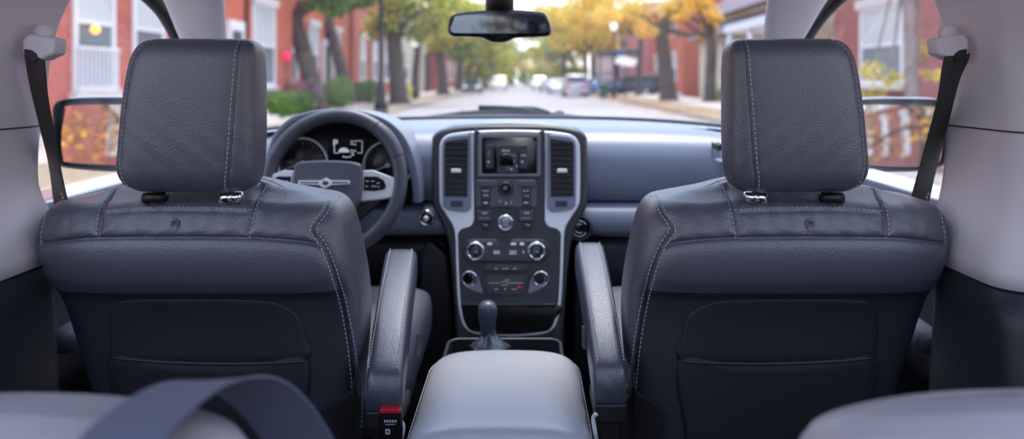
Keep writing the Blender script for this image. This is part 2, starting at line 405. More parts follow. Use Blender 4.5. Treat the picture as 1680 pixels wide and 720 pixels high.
SEAMS = {
 'cross': [(1091, 409), (1110, 401), (1150, 395), (1210, 391), (1330, 390), (1450, 391), (1500, 395), (1552, 404)],
 'strap_in': [(1181, 301), (1192, 318), (1203, 345), (1213, 391)],
 'strap_out': [(1420, 300), (1438, 318), (1450, 340), (1455, 391)],
 'yoke': [(1207, 352), (1260, 350), (1330, 349), (1400, 349), (1451, 351)],
 'side': [(1072, 331), (1088, 352), (1104, 377), (1094, 397), (1082, 420), (1070, 455), (1060, 500), (1051, 550), (1044, 600), (1038, 660), (1036, 740)],
 'corner': [(1528, 326), (1543, 347), (1551, 375), (1555, 404)],
}
SEAM_L = {k: smoothline([Vector((*seat_px(*p), 0)) for p in v], 6) for k, v in SEAMS.items()}
def seg_dist(x, z, line, lim):
    best = 9
    for a, b in zip(line, line[1:]):
        if min(a.x, b.x)-lim > x or max(a.x, b.x)+lim < x or min(a.y, b.y)-lim > z or max(a.y, b.y)+lim < z: continue
        dx, dz = b.x-a.x, b.y-a.y; t = max(0, min(1, ((x-a.x)*dx+(z-a.y)*dz)/(dx*dx+dz*dz+1e-12)))
        best = min(best, math.hypot(x-a.x-t*dx, z-a.y-t*dz))
    return best
def groove(x, z):
    g = 0
    for k, l in SEAM_L.items():
        d = seg_dist(x, z, l, 0.03)
        if d > 0.03: continue
        deep = 0.006 if k in ('side', 'cross', 'strap_in', 'strap_out') else 0.002
        g = max(g, deep*0.55*math.exp(-(d/0.009)**2)+deep*0.8*math.exp(-(d/0.0022)**2))
    return g
def dip(x, z):                                # saddle under the head restraint
    a = math.exp(-((x)/0.105)**6); return 0.009*a*max(0, min(1, (z-1.18)/0.045))

def make_seat(s, xs, label, belt_side):
    # s = +1: as traced (right seat); -1: mirrored.   local x -> world x
    W = lambda x: xs+s*x
    root = empty('front_seat', (xs, 1.15, 0.42), label, 'car seat')
    # --- backrest
    zs = []; z = zseat(830)
    while z < zseat(505): zs.append(z); z += 0.006
    while z < zseat(330): zs.append(z); z += 0.0018
    while z < zseat(299): zs.append(z); z += 0.0011
    zs += [zseat(297.6), zseat(296.4)]
    bm = NB(); rings = []
    for z in zs:
        xi, xo = sinterp(T_IN, z), sinterp(T_OUT, z); c = (xi+xo)/2; w = (xo-xi)/2; yr, yf = sinterp(T_YR, z), sinterp(T_YF, z); t = (yf-yr)/2
        ring = []
        NR = 250
        for i in range(NR+1):                 # rear half, dense, spaced by arc
            q = -1+2*i/NR; ux = math.copysign(1-(1-abs(q))**1.6, q) if abs(q) > 0.0 else 0
            ux = 0.55*q+0.45*ux; x = c+w*ux; y = (yr+yf)/2-t*max(0, 1-abs(ux)**N_SE)**(1/N_SE)
            y += groove(x, z) if z > zseat(760) and abs(ux) < 0.998 else 0
            # soft wrinkles near the strap seams
            if z > zseat(392): y += 0.0007*math.sin(x*180+z*90)*math.sin(z*120-x*40)
            ring.append(Vector((W(x), y, z+dip(x, z))))
        for i in range(1, 40):
            a = PI*i/40; cc, ss = math.cos(a), math.sin(a)
            x = c+w*math.copysign(abs(cc)**(2/N_SE), cc); y = (yr+yf)/2+t*abs(ss)**(2/N_SE)
            ring.append(Vector((W(x), y, z+dip(x, z))))
        rings.append(ring)
    loft(bm, rings)
    sideline = SEAM_L['side']; zc_ = zseat(484)
    for f in bm.faces:
        c_ = f.calc_center_median()
        if c_.z < zc_ and c_.y < 1.16:
            lx = (c_.x-xs)/s; sx_ = interp(sorted((p.y, p.x) for p in sideline), c_.z)
            if lx > sx_: f.material_index = 1
    back = obj('backrest', bm, [LEA, LOWB], root)
    # --- stitches lying in the seams
    def on(line, offx=0.0, offz=0.0, lift=0.0008): return [Vector((W(p.x+offx), seat_rear(p.x+offx, p.y+offz)+groove(p.x+offx, p.y+offz)-lift, p.y+offz+dip(p.x+offx, p.y+offz))) for p in line]
    for k, ox, oz in (('strap_in', -0.0042, 0), ('strap_out', 0.0042, 0), ('yoke', 0, 0.004), ('side', 0.0042, 0), ('side', -0.0048, 0), ('corner', -0.004, 0)):
        l = [p for p in SEAM_L[k]]
        bm = NB(); stitch(bm, on(l, ox, oz), (0, -1, 0.1), w=0.0007); obj('stitching', bm, STI, back, smooth=False)
    # --- small oval boss in the yoke
    x, z = seat_px(1329, 369)
    bm = NB(); lathe(bm, [(0.0085, -0.001), (0.0085, 0.0012), (0.0065, 0.0022), (0.0055, 0.0012), (0.0001, 0.0014)], (0, 0, 0), seg=24)
    for v in bm.verts: v.co.x = v.co.x*0.8+W(x); v.co.y += seat_rear(x, z); v.co.z = v.co.z*1.15+z
    obj('tether_boss', bm, LEA, root)
    # --- arched cloth panel and pocket
    def panel(name, outline, mt, proud, thick=0.006, nseg=6, flare=0):
        pts = [Vector((*seat_px(*p), 0)) for p in outline]; pts = smoothline(pts, nseg, closed=True)
        cx = sum(p.x for p in pts)/len(pts); cz = sum(p.y for p in pts)/len(pts); bm = NB(); rr = []
        zt = max(p.y for p in pts)
        for f, d in ((1.0, -thick), (1.0, 0.0), (0.985, proud*0.8), (0.96, proud), (0.75, proud), (0.5, proud), (0.25, proud), (0.02, proud)):
            ring = []
            for p in pts:
                x = cx+(p.x-cx)*f; z = cz+(p.y-cz)*f
                fl = flare*max(0, 1-(zt-z)/0.12)*(1-abs((x-cx)/0.17)**2) if d > 0 else 0
                ring.append(Vector((W(x), seat_rear(x, z)-d-fl, z)))
            rr.append(ring)
        loft(bm, rr); return obj(name, bm, mt, root)
    panel('back_panel', [(1114, 600), (1118, 560), (1130, 525), (1160, 504), (1200, 497), (1300, 496), (1400, 497), (1428, 506), (1440, 535), (1438, 575), (1428, 600), (1330, 604), (1200, 604)], PANEL, 0.004)
    panel('seat_pocket', [(1115, 598), (1200, 601), (1330, 598), (1430, 590), (1436, 640), (1425, 700), (1418, 760), (1300, 775), (1150, 775), (1120, 700)], PANEL, 0.008, flare=0.008)
    bm = NB(); xs_ = [(1115+i*(1430-1115)/24, 598+3*math.sin(i/24*PI)-6*(i/24)) for i in range(25)]
    tube(bm, [(W(seat_px(*p)[0]), seat_rear(*seat_px(*p))-0.0115-0.007*(1-abs((i-12)/12)**2), seat_px(*p)[1]) for i, p in enumerate(xs_)], 0.0022, 8)
    obj('pocket_hem', bm, DARK, root)
    # --- carpeted skirt at the lower inner corner
    bm = NB(); pr = smoothline([Vector((*seat_px(*p), 0)) for p in ((1034, 672), (1052, 664), (1075, 672), (1087, 690), (1084, 730), (1080, 790), (1040, 790))], 5, closed=True)
    prism(bm, [(W(p.x), seat_rear(max(p.x, -0.235), p.y)-0.016, p.y) for p in pr], (0, 0.05, 0)); obj('carpet_skirt', bm, CARP, root, bevel=0.003)
    # --- cushion, base and recliner cover
    bm = NB(); rings = []
    for i in range(15):
        f = i/14; y = 1.19+0.50*f; e = min(1, 0.35+math.sin(min(f, 1-f)*PI*1.6)) if f in (0, 1) or f < 0.12 or f > 0.88 else 1
        c0 = W(-0.01)+(0.016 if s < 0 else 0); w = (0.27 if s < 0 else 0.25)*(0.90+0.10*e); ring = []
        for k in range(40):
            t = 2*PI*k/40; cc, ss = math.cos(t), math.sin(t)
            xx = w*math.copysign(abs(cc)**0.45, cc); zz = 0.82+0.04*f+0.085*e*math.copysign(abs(ss)**0.6, ss)
            if ss > 0: zz += 0.02*(abs(xx)/w)**4-0.012
            ring.append(Vector((c0+xx, y, zz)))
        rings.append(ring)
    loft(bm, rings); obj('seat_cushion', bm, LEA, root, sub=1)
    bm = NB(); box(bm, (W(0)-0.21, 1.14, 0.425), (W(0)+0.21, 1.60, 0.76)); obj('seat_base', bm, BLK, root, bevel=0.02)
    # --- head restraint
    hx0, hx1 = (1185-CX)*1.07/F-SEAT_X, (1420-CX)*1.065/F-SEAT_X
    zt, zb = H-(64-HY)*1.08/F, zpx(314)
    def hprof(z):
        f = (zt-z)/(zt-zb)                    # 0 top .. 1 bottom
        sk = 0.030*(f-0.5)                    # the block leans outwards a little towards the bottom
        tabL = [(0, -0.082), (0.015, -0.091), (0.05, -0.0985), (0.15, -0.101), (0.4, -0.101), (0.7, -0.1005), (0.9, -0.0965), (0.97, -0.089), (1, -0.078)]
        tabR = [(0, 0.060), (0.015, 0.071), (0.05, 0.081), (0.15, 0.091), (0.4, 0.101), (0.7, 0.109), (0.86, 0.112), (0.95, 0.104), (1, 0.088)]
        yr = sinterp([(0, 1.070), (0.015, 1.056), (0.06, 1.044), (0.15, 1.037), (0.5, 1.035), (0.85, 1.040), (0.96, 1.050), (1, 1.066)], f)
        yf = sinterp([(0, 1.098), (0.03, 1.115), (0.12, 1.128), (0.5, 1.134), (0.9, 1.13), (0.97, 1.12), (1, 1.10)], f)
        return sinterp(tabL, f), sinterp(tabR, f), yr, yf
    SEAM_IN, SEAM_OUT = -0.074, 0.094
    def hseam(f, outer): return (sinterp([(0, -0.0800), (0.2, -0.0790), (0.5, -0.074), (0.8, -0.068), (1, -0.060)], f) if not outer else sinterp([(0, 0.055), (0.05, 0.070), (0.15, 0.0815), (0.5, 0.0935), (0.8, 0.1010), (0.93, 0.098), (1, 0.085)], f))
    bm = NB(); rings = []; NZ = 110
    def hy(x, z):
        a, b, yr, yf = hprof(z); c = (a+b)/2; w = (b-a)/2; t = (yf-yr)/2; u = min(0.9999, abs((x-c)/w)); return (yr+yf)/2-t*(1-u**4.2)**(1/4.2)
    def hg(x, z):
        f = (zt-z)/(zt-zb); d = min(abs(x-hseam(f, 0)), abs(x-hseam(f, 1))); return 0.0022*math.exp(-(d/0.006)**2)+0.0026*math.exp(-(d/0.0016)**2)
    for j in range(NZ+1):
        f = j/NZ; f = 0.5-0.5*math.cos(PI*f); z = zt-(zt-zb)*f; a, b, yr, yf = hprof(z); c = (a+b)/2; w = (b-a)/2; t = (yf-yr)/2; ring = []
        for i in range(151):
            q = -1+2*i/150; ux = 0.5*q+0.5*math.copysign(1-(1-abs(q))**1.7, q); x = c+w*ux
            y = (yr+yf)/2-t*max(0, 1-abs(ux)**4.2)**(1/4.2)+(hg(x, z) if abs(ux) < 0.997 else 0)
            y += 0.00022*math.sin(x*130-z*160)*math.exp(-((f-0.75)/0.25)**2)
            ring.append(Vector((W(x), y, z)))
        for i in range(1, 30):
            an = PI*i/30; cc, ss = math.cos(an), math.sin(an); ring.append(Vector((W(c+w*math.copysign(abs(cc)**(2/4.2), cc)), (yr+yf)/2+t*abs(ss)**(2/4.2), z)))
        rings.append(ring)
    loft(bm, rings); hr = obj('headrest', bm, LEA, root)
    for o_, sg in ((0, 1), (1, -1)):
        for dx in ((0.0034,) if o_ == 0 else (-0.0034,)):
            pts = []
            for k in range(60):
                f = 0.012+0.976*k/59; z = zt-(zt-zb)*f; x = hseam(f, o_)+dx; pts.append(Vector((W(x), hy(x, z)+hg(x, z)-0.0008, z)))
            bm = NB(); stitch(bm, pts, (0, -1, 0.05), w=0.0007); obj('stitching', bm, STI, hr, smooth=False)
    for x in (-0.052, 0.066):
        bm = NB(); tube(bm, [(W(x), 1.088, zb-0.05), (W(x), 1.088, zb+0.02)], 0.006, 14); obj('headrest_post', bm, CHR, root)
        bm = NB(); lathe(bm, [(0.019, -0.014), (0.019, -0.004), (0.0165, 0.0), (0.007, 0.0005)], (W(x), 1.088, zb-0.004), axis=(0, 0, 1), seg=28); obj('post_collar', bm, CHR if x < 0 else BLK, root)
    return root
def make_armrest(root, near, far, inner):
    # near, far: (left px, right px, top py, Y); inner = +1 when the cabin side is to the right
    bm = NB(); rings = []; n = 26; edge = []
    def st(f):
        Y = near[3]+(far[3]-near[3])*f
        xl = (near[0]-CX)*near[3]/F*(1-f)+(far[0]-CX)*far[3]/F*f; xr = (near[1]-CX)*near[3]/F*(1-f)+(far[1]-CX)*far[3]/F*f
        z0 = H-(near[2]-HY)*near[3]/F; z1 = H-(far[2]-HY)*far[3]/F
        z = z0+(z1-z0)*f+0.012*math.sin(f*PI)
        return (xl+xr)/2, (xr-xl)/2, Y, z
    for i in range(n+1):
        f = i/n; c, w, Y, z = st(f); e = (1-abs(2*f-1)**16)**(1/3.0) if 0 < f < 1 else 0.4
        hh = 0.036*(0.72+0.28*e); ww = w*(0.86+0.14*e); ring = []; zc = z-0.036-(1-f)*0.002
        for k in range(44):
            t = 2*PI*k/44; cc, ss = math.cos(t), math.sin(t)
            ring.append(Vector((c+ww*math.copysign(abs(cc)**0.42, cc), Y, zc+hh*math.copysign(abs(ss)**0.5, ss))))
        rings.append(ring)
        if 0.02 < f < 0.985: edge.append(Vector((c+inner*ww*0.66, Y, zc+hh*0.985)))
    loft(bm, rings); a = obj('armrest', bm, LEAA, root)
    c, w, Y, z = st(0.0)
    bm = NB(); stitch(bm, [p+Vector((0, -0.0005, 0.0015)) for p in edge], (0, -0.5, 1), w=0.0011); obj('stitching', bm, STI, a, smooth=False); bm = NB()
    e2 = [Vector((p.x-inner*w*1.52, p.y, p.z)) for p in edge]; stitch(bm, [p+Vector((0, 0, 0.0015)) for p in e2], (0, -0.5, 1), w=0.0008)
    obj('stitching', bm, STI, a, smooth=False)
    bm = NB(); prism(bm, [Vector((c-w*0.93+(2*w*0.93)*u, Y-0.004, z-0.055-v)) for u, v in ((0, 0), (1, 0), (1, 0.022), (0.85, 0.030), (0.1, 0.030), (0, 0.024))], (0, 0.08, 0))
    obj('armrest_bracket', bm, BLK, a, bevel=0.004)
    bm = NB(); tube(bm, smoothline([(c+inner*w*0.80, Y-0.004, z-0.068), (c+inner*w*0.98, Y+0.0, z-0.078), (c+inner*w*0.88, Y-0.004, z-0.10), (c+inner*w*0.80, Y, z-0.115)], 5), 0.0035, 8)
    obj('hinge_trim', bm, SIL, a, label='bright curved hinge trim below the armrest')
    bm = NB(); prism(bm, [(c+inner*w*1.0, Y+0.10, z-0.012), (c+inner*w*1.0, Y+0.13, z+0.016), (c+inner*w*1.0, Y+0.145, z+0.012), (c+inner*w*1.0, Y+0.135, z-0.02)], (inner*0.006, 0, 0))
    obj('tilt_lever', bm, DARK, a, bevel=0.001)
    bm = NB(); box(bm, (c-w*0.75, Y+0.01, z-0.135), (c+w*0.7, Y+0.06, z-0.082)); obj('pivot_cover', bm, BLK, a, bevel=0.008)
ds = make_seat(-1, SEAT_XL, 'charcoal leather driver seat behind the steering wheel, its headrest over the left mirror', -1)
ps = make_seat(1, SEAT_X, 'charcoal leather passenger seat right of the centre console, no wheel in front of it', 1)
make_armrest(ds, (598, 662, 614, 1.06), (632, 686, 404, 1.46), 1)
make_armrest(ps, (973, 1030, 602, 1.06), (942, 991, 393, 1.46), -1)

# ---------------------------------------------------------------- centre console
con = empty('centre_console', (X0, 1.3, 0.42), 'padded centre console box with leather lid coloured pale for its lit sheen between the front seats', 'console')
YN, YF, ZL = 1.005, 1.335, 0.887
def lid_pt(u, v):
    # u -1..1 across, v 0..1 near->far
    hw = (0.135+(0.140-0.135)*v)*(1-0.10*max(0, (v-0.8)/0.2)**2.2); cx = -0.036+0.003*v
    return cx+hw*u, YN+(YF-YN)*v
bm = NB(); rings = []
for i in range(33):
    f = i/32; hh = 0.030; y = YN+(YF-YN)*f
    e = (1-abs(2*f-1)**13)**(1/2.5) if 0 < f < 1 else 0.0
    hw = 0.136*(0.93+0.07*e)*(1-0.16*max(0, (f-0.80)/0.20)**2.5); ring = []
    cxx = -0.036
    for k in range(72):
        t = 2*PI*k/72; cc, ss = math.cos(t), math.sin(t)
        x = hw*math.copysign(abs(cc)**0.36, cc); zz = (hh*(0.4+0.6*e))*math.copysign(abs(ss)**0.7, ss)
        crown = 0.008*(1-(x/hw)**2)*e if ss > 0 else 0
        ring.append(Vector((cxx+x, y, ZL-0.03+zz+crown)))
    rings.append(ring)
loft(bm, rings); lid = obj('console_lid', bm, LEAL, con, sub=1)
bm = NB()
for s in (-1, 1):
    stitch(bm, [(-0.036+s*0.1362*(0.985+0.015*(1-abs(2*f-1)**6))*(1-0.16*max(0, (f-0.8)/0.2)**2.5), YN+(YF-YN)*f, ZL-0.020) for f in [0.04+0.9*k/30 for k in range(31)]], (s*0.6, 0, 1), w=0.0009, off=0.0008)
    obj('stitching', bm, STI, lid, smooth=False); bm = NB()
stitch(bm, [(-0.036+0.12*q, YN-0.0005+0.000, ZL-0.026) for q in [-1+2*k/20 for k in range(21)]], (0, -1, 0.5), w=0.0005, off=0.001)
obj('stitching', bm, STI, lid, smooth=False)
bm = NB(); box(bm, (-0.036-0.118, YN+0.012, 0.43), (-0.036+0.118, YF-0.01, ZL-0.05)); obj('console_bin', bm, DARK, con, bevel=0.01)
# tray with raised rim in front of the lid
bm = NB(); o_ = rrect(-0.170, 1.345, 0.083, 1.56, 0.03, 5); i_ = rrect(-0.162, 1.352, 0.075, 1.552, 0.022, 5)
ringprism(bm, [(x, y, 0.826) for x, y in o_], [(x, y, 0.826) for x, y in i_], (0, 0, -0.06)); tr = obj('tray_rim', bm, DARK, con, bevel=0.003)
bm = NB(); box(bm, (-0.166, 1.350, 0.43), (0.078, 1.555, 0.79)); obj('tray_body', bm, BLK, con, bevel=0.01)
# gear lever
gl = empty('gear_lever', (-0.075, 1.53, 0.80), 'dark gear lever with rounded grip standing in front of the open storage bin', 'gear lever')
gb = P(803, 566, 1.53); gt = P(800, 494, 1.53); xg = gt.x
bm = NB(); lathe(bm, [(0.0085, 0), (0.010, 0.006), (0.0155, 0.03), (0.019, 0.055), (0.0212, 0.072), (0.0205, 0.084), (0.0165, 0.092), (0.010, 0.0965), (0.0005, 0.098)], (xg, 1.53, gt.z-0.097), axis=(0.0, 0.0, 1), seg=28)
obj('grip', bm, mat('grip_blue', (72, 80, 98), 0.38), gl)
bm = NB(); tube(bm, [(xg, 1.53, gt.z-0.09), (xg+0.003, 1.53, 0.80)], 0.0075, 12); obj('shaft', bm, CHR, gl)
bm = NB()
rings = []
for i in range(8):
    f = i/7; r = 0.012+0.034*(1-f)**1.6; rings.append([Vector((xg+0.004+r*(1+0.15*math.sin(5*t+f*6))*math.cos(t), 1.53+r*(1+0.15*math.cos(4*t))*math.sin(t), 0.812+0.045*f)) for t in [2*PI*k/24 for k in range(24)]])
loft(bm, rings); obj('boot', bm, mat('boot_vinyl', (60, 66, 78), 0.25, coat=0.4), gl)

# ---------------------------------------------------------------- buckles
def buckle(px, py, Y, label, redp, tilt):
    a = P(px, py, Y); r = empty('seat_belt_buckle', (a.x, Y, a.z-0.10), label, 'seat belt buckle')
    bm = NB(); prism(bm, [(a.x+x, Y, a.z+z) for x, z in ((-0.0165, 0), (0.0165, 0), (0.0185, -0.03), (0.016, -0.085), (-0.016, -0.085), (-0.0185, -0.03))], (0, 0.02, 0)); obj('housing', bm, BLKG, r, bevel=0.003)
    bm = NB(); prism(bm, [(a.x+x, Y-0.002, a.z+z) for x, z in rrect(-0.0155, -0.002, 0.0155, 0.004, 0.002, 2)], (0, 0.02, 0)); obj('release_button', bm, redp, r, bevel=0.001)
    bm = NB()
    for q in range(5): box(bm, (a.x-0.009+q*0.004, Y-0.0006, a.z-0.016), (a.x-0.0065+q*0.004, Y, a.z-0.0125))
    box(bm, (a.x-0.007, Y-0.0006, a.z-0.0195), (a.x+0.008, Y, a.z-0.0187))
    ringprism(bm, [(a.x+x, Y-0.0006, a.z+z) for x, z in rrect(-0.007, -0.034, 0.0, -0.026, 0.001, 2)], [(a.x+x, Y-0.0006, a.z+z) for x, z in rrect(-0.005, -0.032, -0.002, -0.028, 0.0005, 2)], (0, 0.0006, 0))
    obj('markings', bm, MARK, r, smooth=False)
    bm = NB(); box(bm, (a.x-0.008, Y+0.006, a.z-0.20), (a.x+0.008, Y+0.014, a.z-0.08)); obj('stalk', bm, BLK, r, bevel=0.002)
buckle(640, 675, 1.05, 'black seat belt buckle with red release button below the left armrest', RED, 0)
# right side: a pale printed tag by the seat hinge
a = P(1017, 678, 1.085); bm = NB(); prism(bm, [(a.x+x, 1.085, a.z+z) for x, z in ((-0.010, -0.010), (0.008, -0.010), (0.010, 0.012), (0.0, 0.012))], (0, 0.002, 0))
t = obj('belt_tag', bm, TAGW, None, smooth=False); tag(t, 'white printed tag showing below the right armrest', 'label')
bm = NB()
tube(bm, [(a.x-0.005, 1.084, a.z+0.009), (a.x-0.002, 1.084, a.z-0.004), (a.x+0.001, 1.084, a.z+0.009)], 0.0008, 6)
tube(bm, smoothline([(a.x+0.0075, 1.084, a.z+0.008), (a.x+0.004, 1.084, a.z+0.006), (a.x+0.007, 1.084, a.z+0.001), (a.x+0.006, 1.084, a.z-0.006), (a.x+0.001, 1.084, a.z-0.007)], 4), 0.0008, 6)
obj('printed_letters', bm, BLK, t)
bm = NB(); box(bm, (a.x-0.025, 1.105, a.z-0.16), (a.x+0.02, 1.14, a.z+0.02)); tag(obj('seat_hinge_cover', bm, BLK, None, bevel=0.006), 'black plastic hinge cover behind the white tag at the passenger seat foot', 'cover')

# ---------------------------------------------------------------- front belts
def belt(s, gpx, pts, width, m, label, floor):
    g = P(gpx[0], gpx[1], 1.04 if s < 0 else 1.06); r = empty('seat_belt', (g.x, g.y, g.z), label, 'seat belt')
    bm = NB(); L = smoothline([P(*q) for q in pts], 8); rings = []
    for i, p in enumerate(L):
        t = (L[min(i+1, len(L)-1)]-L[max(i-1, 0)]).normalized(); side = t.cross(Vector((0.25*s, -1, 0.1))).normalized(); n = t.cross(side)
        rings.append([p-side*width+n*0.0009, p+side*width+n*0.0009, p+side*width-n*0.0009, p-side*width-n*0.0009])
    loft(bm, rings); obj('webbing', bm, m, r, smooth=False)
    # height adjuster on the pillar: rounded body, slot and cap
    x, y, z = g
    bm = NB(); prism(bm, [(x+dx*s, y-0.012, z+dz) for dx, dz in ((-0.026, 0.012), (0.016, 0.018), (0.024, 0.010), (0.024, -0.014), (0.006, -0.017), (-0.006, -0.022), (-0.012, -0.016), (-0.024, -0.013))], (0, 0.03, 0)); obj('guide_body', bm, PIL, r, bevel=0.006, seg=3)
    bm = NB(); prism(bm, [(x+dx*s, y-0.0125, z+dz) for dx, dz in ((0.008, -0.006), (0.020, -0.004), (0.019, -0.022), (0.002, -0.022), (0.0, -0.012))], (0, 0.02, 0)); obj('slot', bm, BLK, r, bevel=0.001)
    bm = NB(); lathe(bm, [(0.0001, 0.006), (0.009, 0.005), (0.013, 0.001), (0.0135, -0.01)], (x+0.004*s, y+0.004, z+0.021), axis=(0, -1, 0), seg=20); obj('bolt_cap', bm, PIL, r)
belt(-1, (71, 76), [(57, 92, 1.03), (64, 150, 1.06), (82, 235, 1.13), (98, 318, 1.22), (112, 420, 1.30)], 0.020, WEBL, 'brown seat belt with pale guide on the left pillar beside the driver seat', 0)
belt(1, (1557, 76), [(1571, 90, 1.05), (1560, 130, 1.07), (1540, 210, 1.14), (1513, 312, 1.23), (1490, 420, 1.30)], 0.023, WEBR, 'dark grey seat belt with pale guide on the right pillar beside the passenger seat', 0)

# ---------------------------------------------------------------- rear seats at the bottom edge of the view
def rear_seat(x0, x1, ztop, y, label, sag):
    cx = (x0+x1)/2; w = (x1-x0)/2; r = empty('car_seat', (cx, y+0.02, 0.42), label, 'car seat')
    bm = NB(); rings = []
    for i in range(40):
        f = i/39; z = 0.70+(ztop-0.70)*f; e = min(1, (1-f)/0.07); e = math.sqrt(max(0.0, 1-(1-e)**2)) if f > 0.93 else 1
        ww = w*(0.80+0.20*e)*(1-0.02*(1-f)); t = 0.055*(0.25+0.75*e)
        ring = sell(cx, y+0.03-0.06*f*0, ww, t, 3.2, z, 64)
        for v in ring: v.z -= sag*((v.x-cx)/w)**2*f**3
        rings.append(ring)
    loft(bm, rings); obj('backrest', bm, LEAR, r)
    bm = NB(); bm2 = sell(cx, y+0.20, w, 0.20, 5, 0.72, 48); loft(bm, [bm2, [v+Vector((0, 0, 0.06)) for v in bm2], [Vector((cx+(v.x-cx)*0.94, y+0.2+(v.y-y-0.2)*0.92, 0.81)) for v in bm2]]); obj('seat_cushion', bm, LEAR, r)
    return r
rear_seat(-0.56, -0.195, 1.173, 0.46, 'pale grey rear seat top at the lower left, blurred, with a belt across it', 0.02)
rear_seat(0.195, 0.56, 1.176, 0.46, 'pale grey rear seat top at the lower right corner, blurred, nothing on it', 0.02)
r = empty('seat_belt', (-0.27, 0.43, 1.17), 'dark blurred belt strap draped over the lower left rear seat', 'seat belt')
bm = NB(); L = smoothline([(-0.235, 0.34, 1.02), (-0.245, 0.365, 1.12), (-0.248, 0.405, 1.167), (-0.246, 0.46, 1.181), (-0.235, 0.53, 1.172), (-0.20, 0.57, 1.13), (-0.16, 0.60, 1.02), (-0.14, 0.61, 0.9)], 8); rings = []
for i, p in enumerate(L):
    t = (L[min(i+1, len(L)-1)]-L[max(i-1, 0)]).normalized(); side = Vector((1, 0.1, 0.0)); side = (side-t*side.dot(t)).normalized(); n = t.cross(side)
    rings.append([p-side*0.026+n*0.001, p+side*0.026+n*0.001, p+side*0.026-n*0.001, p-side*0.026-n*0.001])
loft(bm, rings); obj('webbing', bm, mat('webbing_blue', (84, 88, 106), 0.6), r, smooth=False)
# ---------------------------------------------------------------- dashboard
dash = empty('dashboard', (X0, 2.0, 1.0), 'wide blue-grey padded dashboard under the windscreen, behind the centre stack', 'dashboard')
def yback(x): return 2.30-0.40*(abs(x-X0)/0.78)**2.2
# profile of the upper pad: (distance along, y offset from face, z)
def dash_loft(name, prof, x0, x1, m, nx=40, endround=0.0):
    bm = NB(); R = []
    for i in range(nx+1):
        x = x0+(x1-x0)*i/nx; ring = []
        for p in prof:
            y, z = p(x) if callable(p) else p
            ring.append(Vector((x, y, z)))
        R.append(ring)
    loft(bm, R, caps=True, closed=True); return obj(name, bm, m, dash)
def facecurve(x): return 0.05*((x-X0)/0.75)**2           # face bows towards the ends
def upper(x):
    b = yback(x); k = facecurve(x); zt = 1.272-0.03*((x-X0)/0.78)**4
    pts = [(b, zt-0.02), (b-0.004, zt), (b-0.10, zt+0.002), (b-0.22, zt), (1.935-k, zt-0.001), (1.885-k, zt-0.008), (1.850-k, zt-0.022), (1.824-k, zt-0.045), (1.806-k, zt-0.075), (1.797-k, zt-0.11), (1.795-k, zt-0.145), (1.798-k, 1.094), (1.81-k, 1.086), (b, 1.0)]
    return pts
def lower(x):
    b = yback(x); k = facecurve(x)
    return [(b-0.05, 1.085), (1.81-k, 1.084), (1.790-k, 1.080), (1.768-k, 1.070), (1.755-k, 1.050), (1.752-k, 1.030), (1.760-k, 1.012), (1.785-k, 1.004), (1.82-k, 1.0), (b-0.05, 0.98)]
def glove(x):
    b = yback(x); k = facecurve(x)
    return [(b-0.05, 0.998), (1.835-k, 0.997), (1.80-k, 0.992), (1.793-k, 0.96), (1.80-k, 0.88), (1.83-k, 0.80), (1.90-k, 0.70), (b-0.05, 0.62)]
def xloft(name, fn, x0, x1, m, nx=48, sm=3):
    bm = NB(); R = []
    for i in range(nx+1):
        x = x0+(x1-x0)*i/nx; R.append([Vector((x, y, z)) for y, z in fn(x)])
    loft(bm, R); return obj(name, bm, m, dash)
XL, XR = X0-0.80, X0+0.80
up = xloft('upper_pad', upper, XL, XR, DPAD)
xloft('lower_roll', lower, XL, XR, DPAD)
xloft('knee_panel', glove, XL, -0.20, BLK)
gb_ = xloft('glove_box', glove, 0.16, XR, DARK)
bm = NB(); tube(bm, [P(985+i*9, 386+0.2*i, 1.79) for i in range(14)], 0.0025, 8); obj('glove_box_lip', bm, DPAD, gb_)
bm = NB(); tube(bm, [(XL+(XR-XL)*i/40, yback(XL+(XR-XL)*i/40)-0.012, 1.276-0.03*((XL+(XR-XL)*i/40-X0)/0.78)**4) for i in range(41)], 0.007, 8); obj('windscreen_gasket', bm, mat('gasket', (52, 60, 74), 0.5), dash)
# raised centre top of the pad
bm = NB(); tp = [(725, 212), (745, 205), (790, 201), (835, 200), (880, 201), (925, 205), (945, 212), (955, 222), (955, 245), (715, 245), (715, 222)]
prism(bm, [P(a, b, 1.80) for a, b in tp], (0, 0.16, 0)); obj('centre_cowl', bm, DPAD, dash, bevel=0.012, seg=4)
# demister slots at the right end
for k, px in enumerate((1177, 1185)):
    bm = NB(); a = P(px, 241, 1.755); box(bm, (a.x-0.0035, 1.73, a.z-0.008), (a.x+0.0035, 1.80, a.z+0.008)); obj('demister_slot', bm, BLK, dash, bevel=0.002)
bm = NB(); prism(bm, [P(a, b, 1.68) for a, b in ((1181, 264), (1190, 262), (1194, 268), (1194, 300), (1181, 298))], (0, 0.05, 0)); obj('end_vent', bm, DPAD, dash, bevel=0.004)
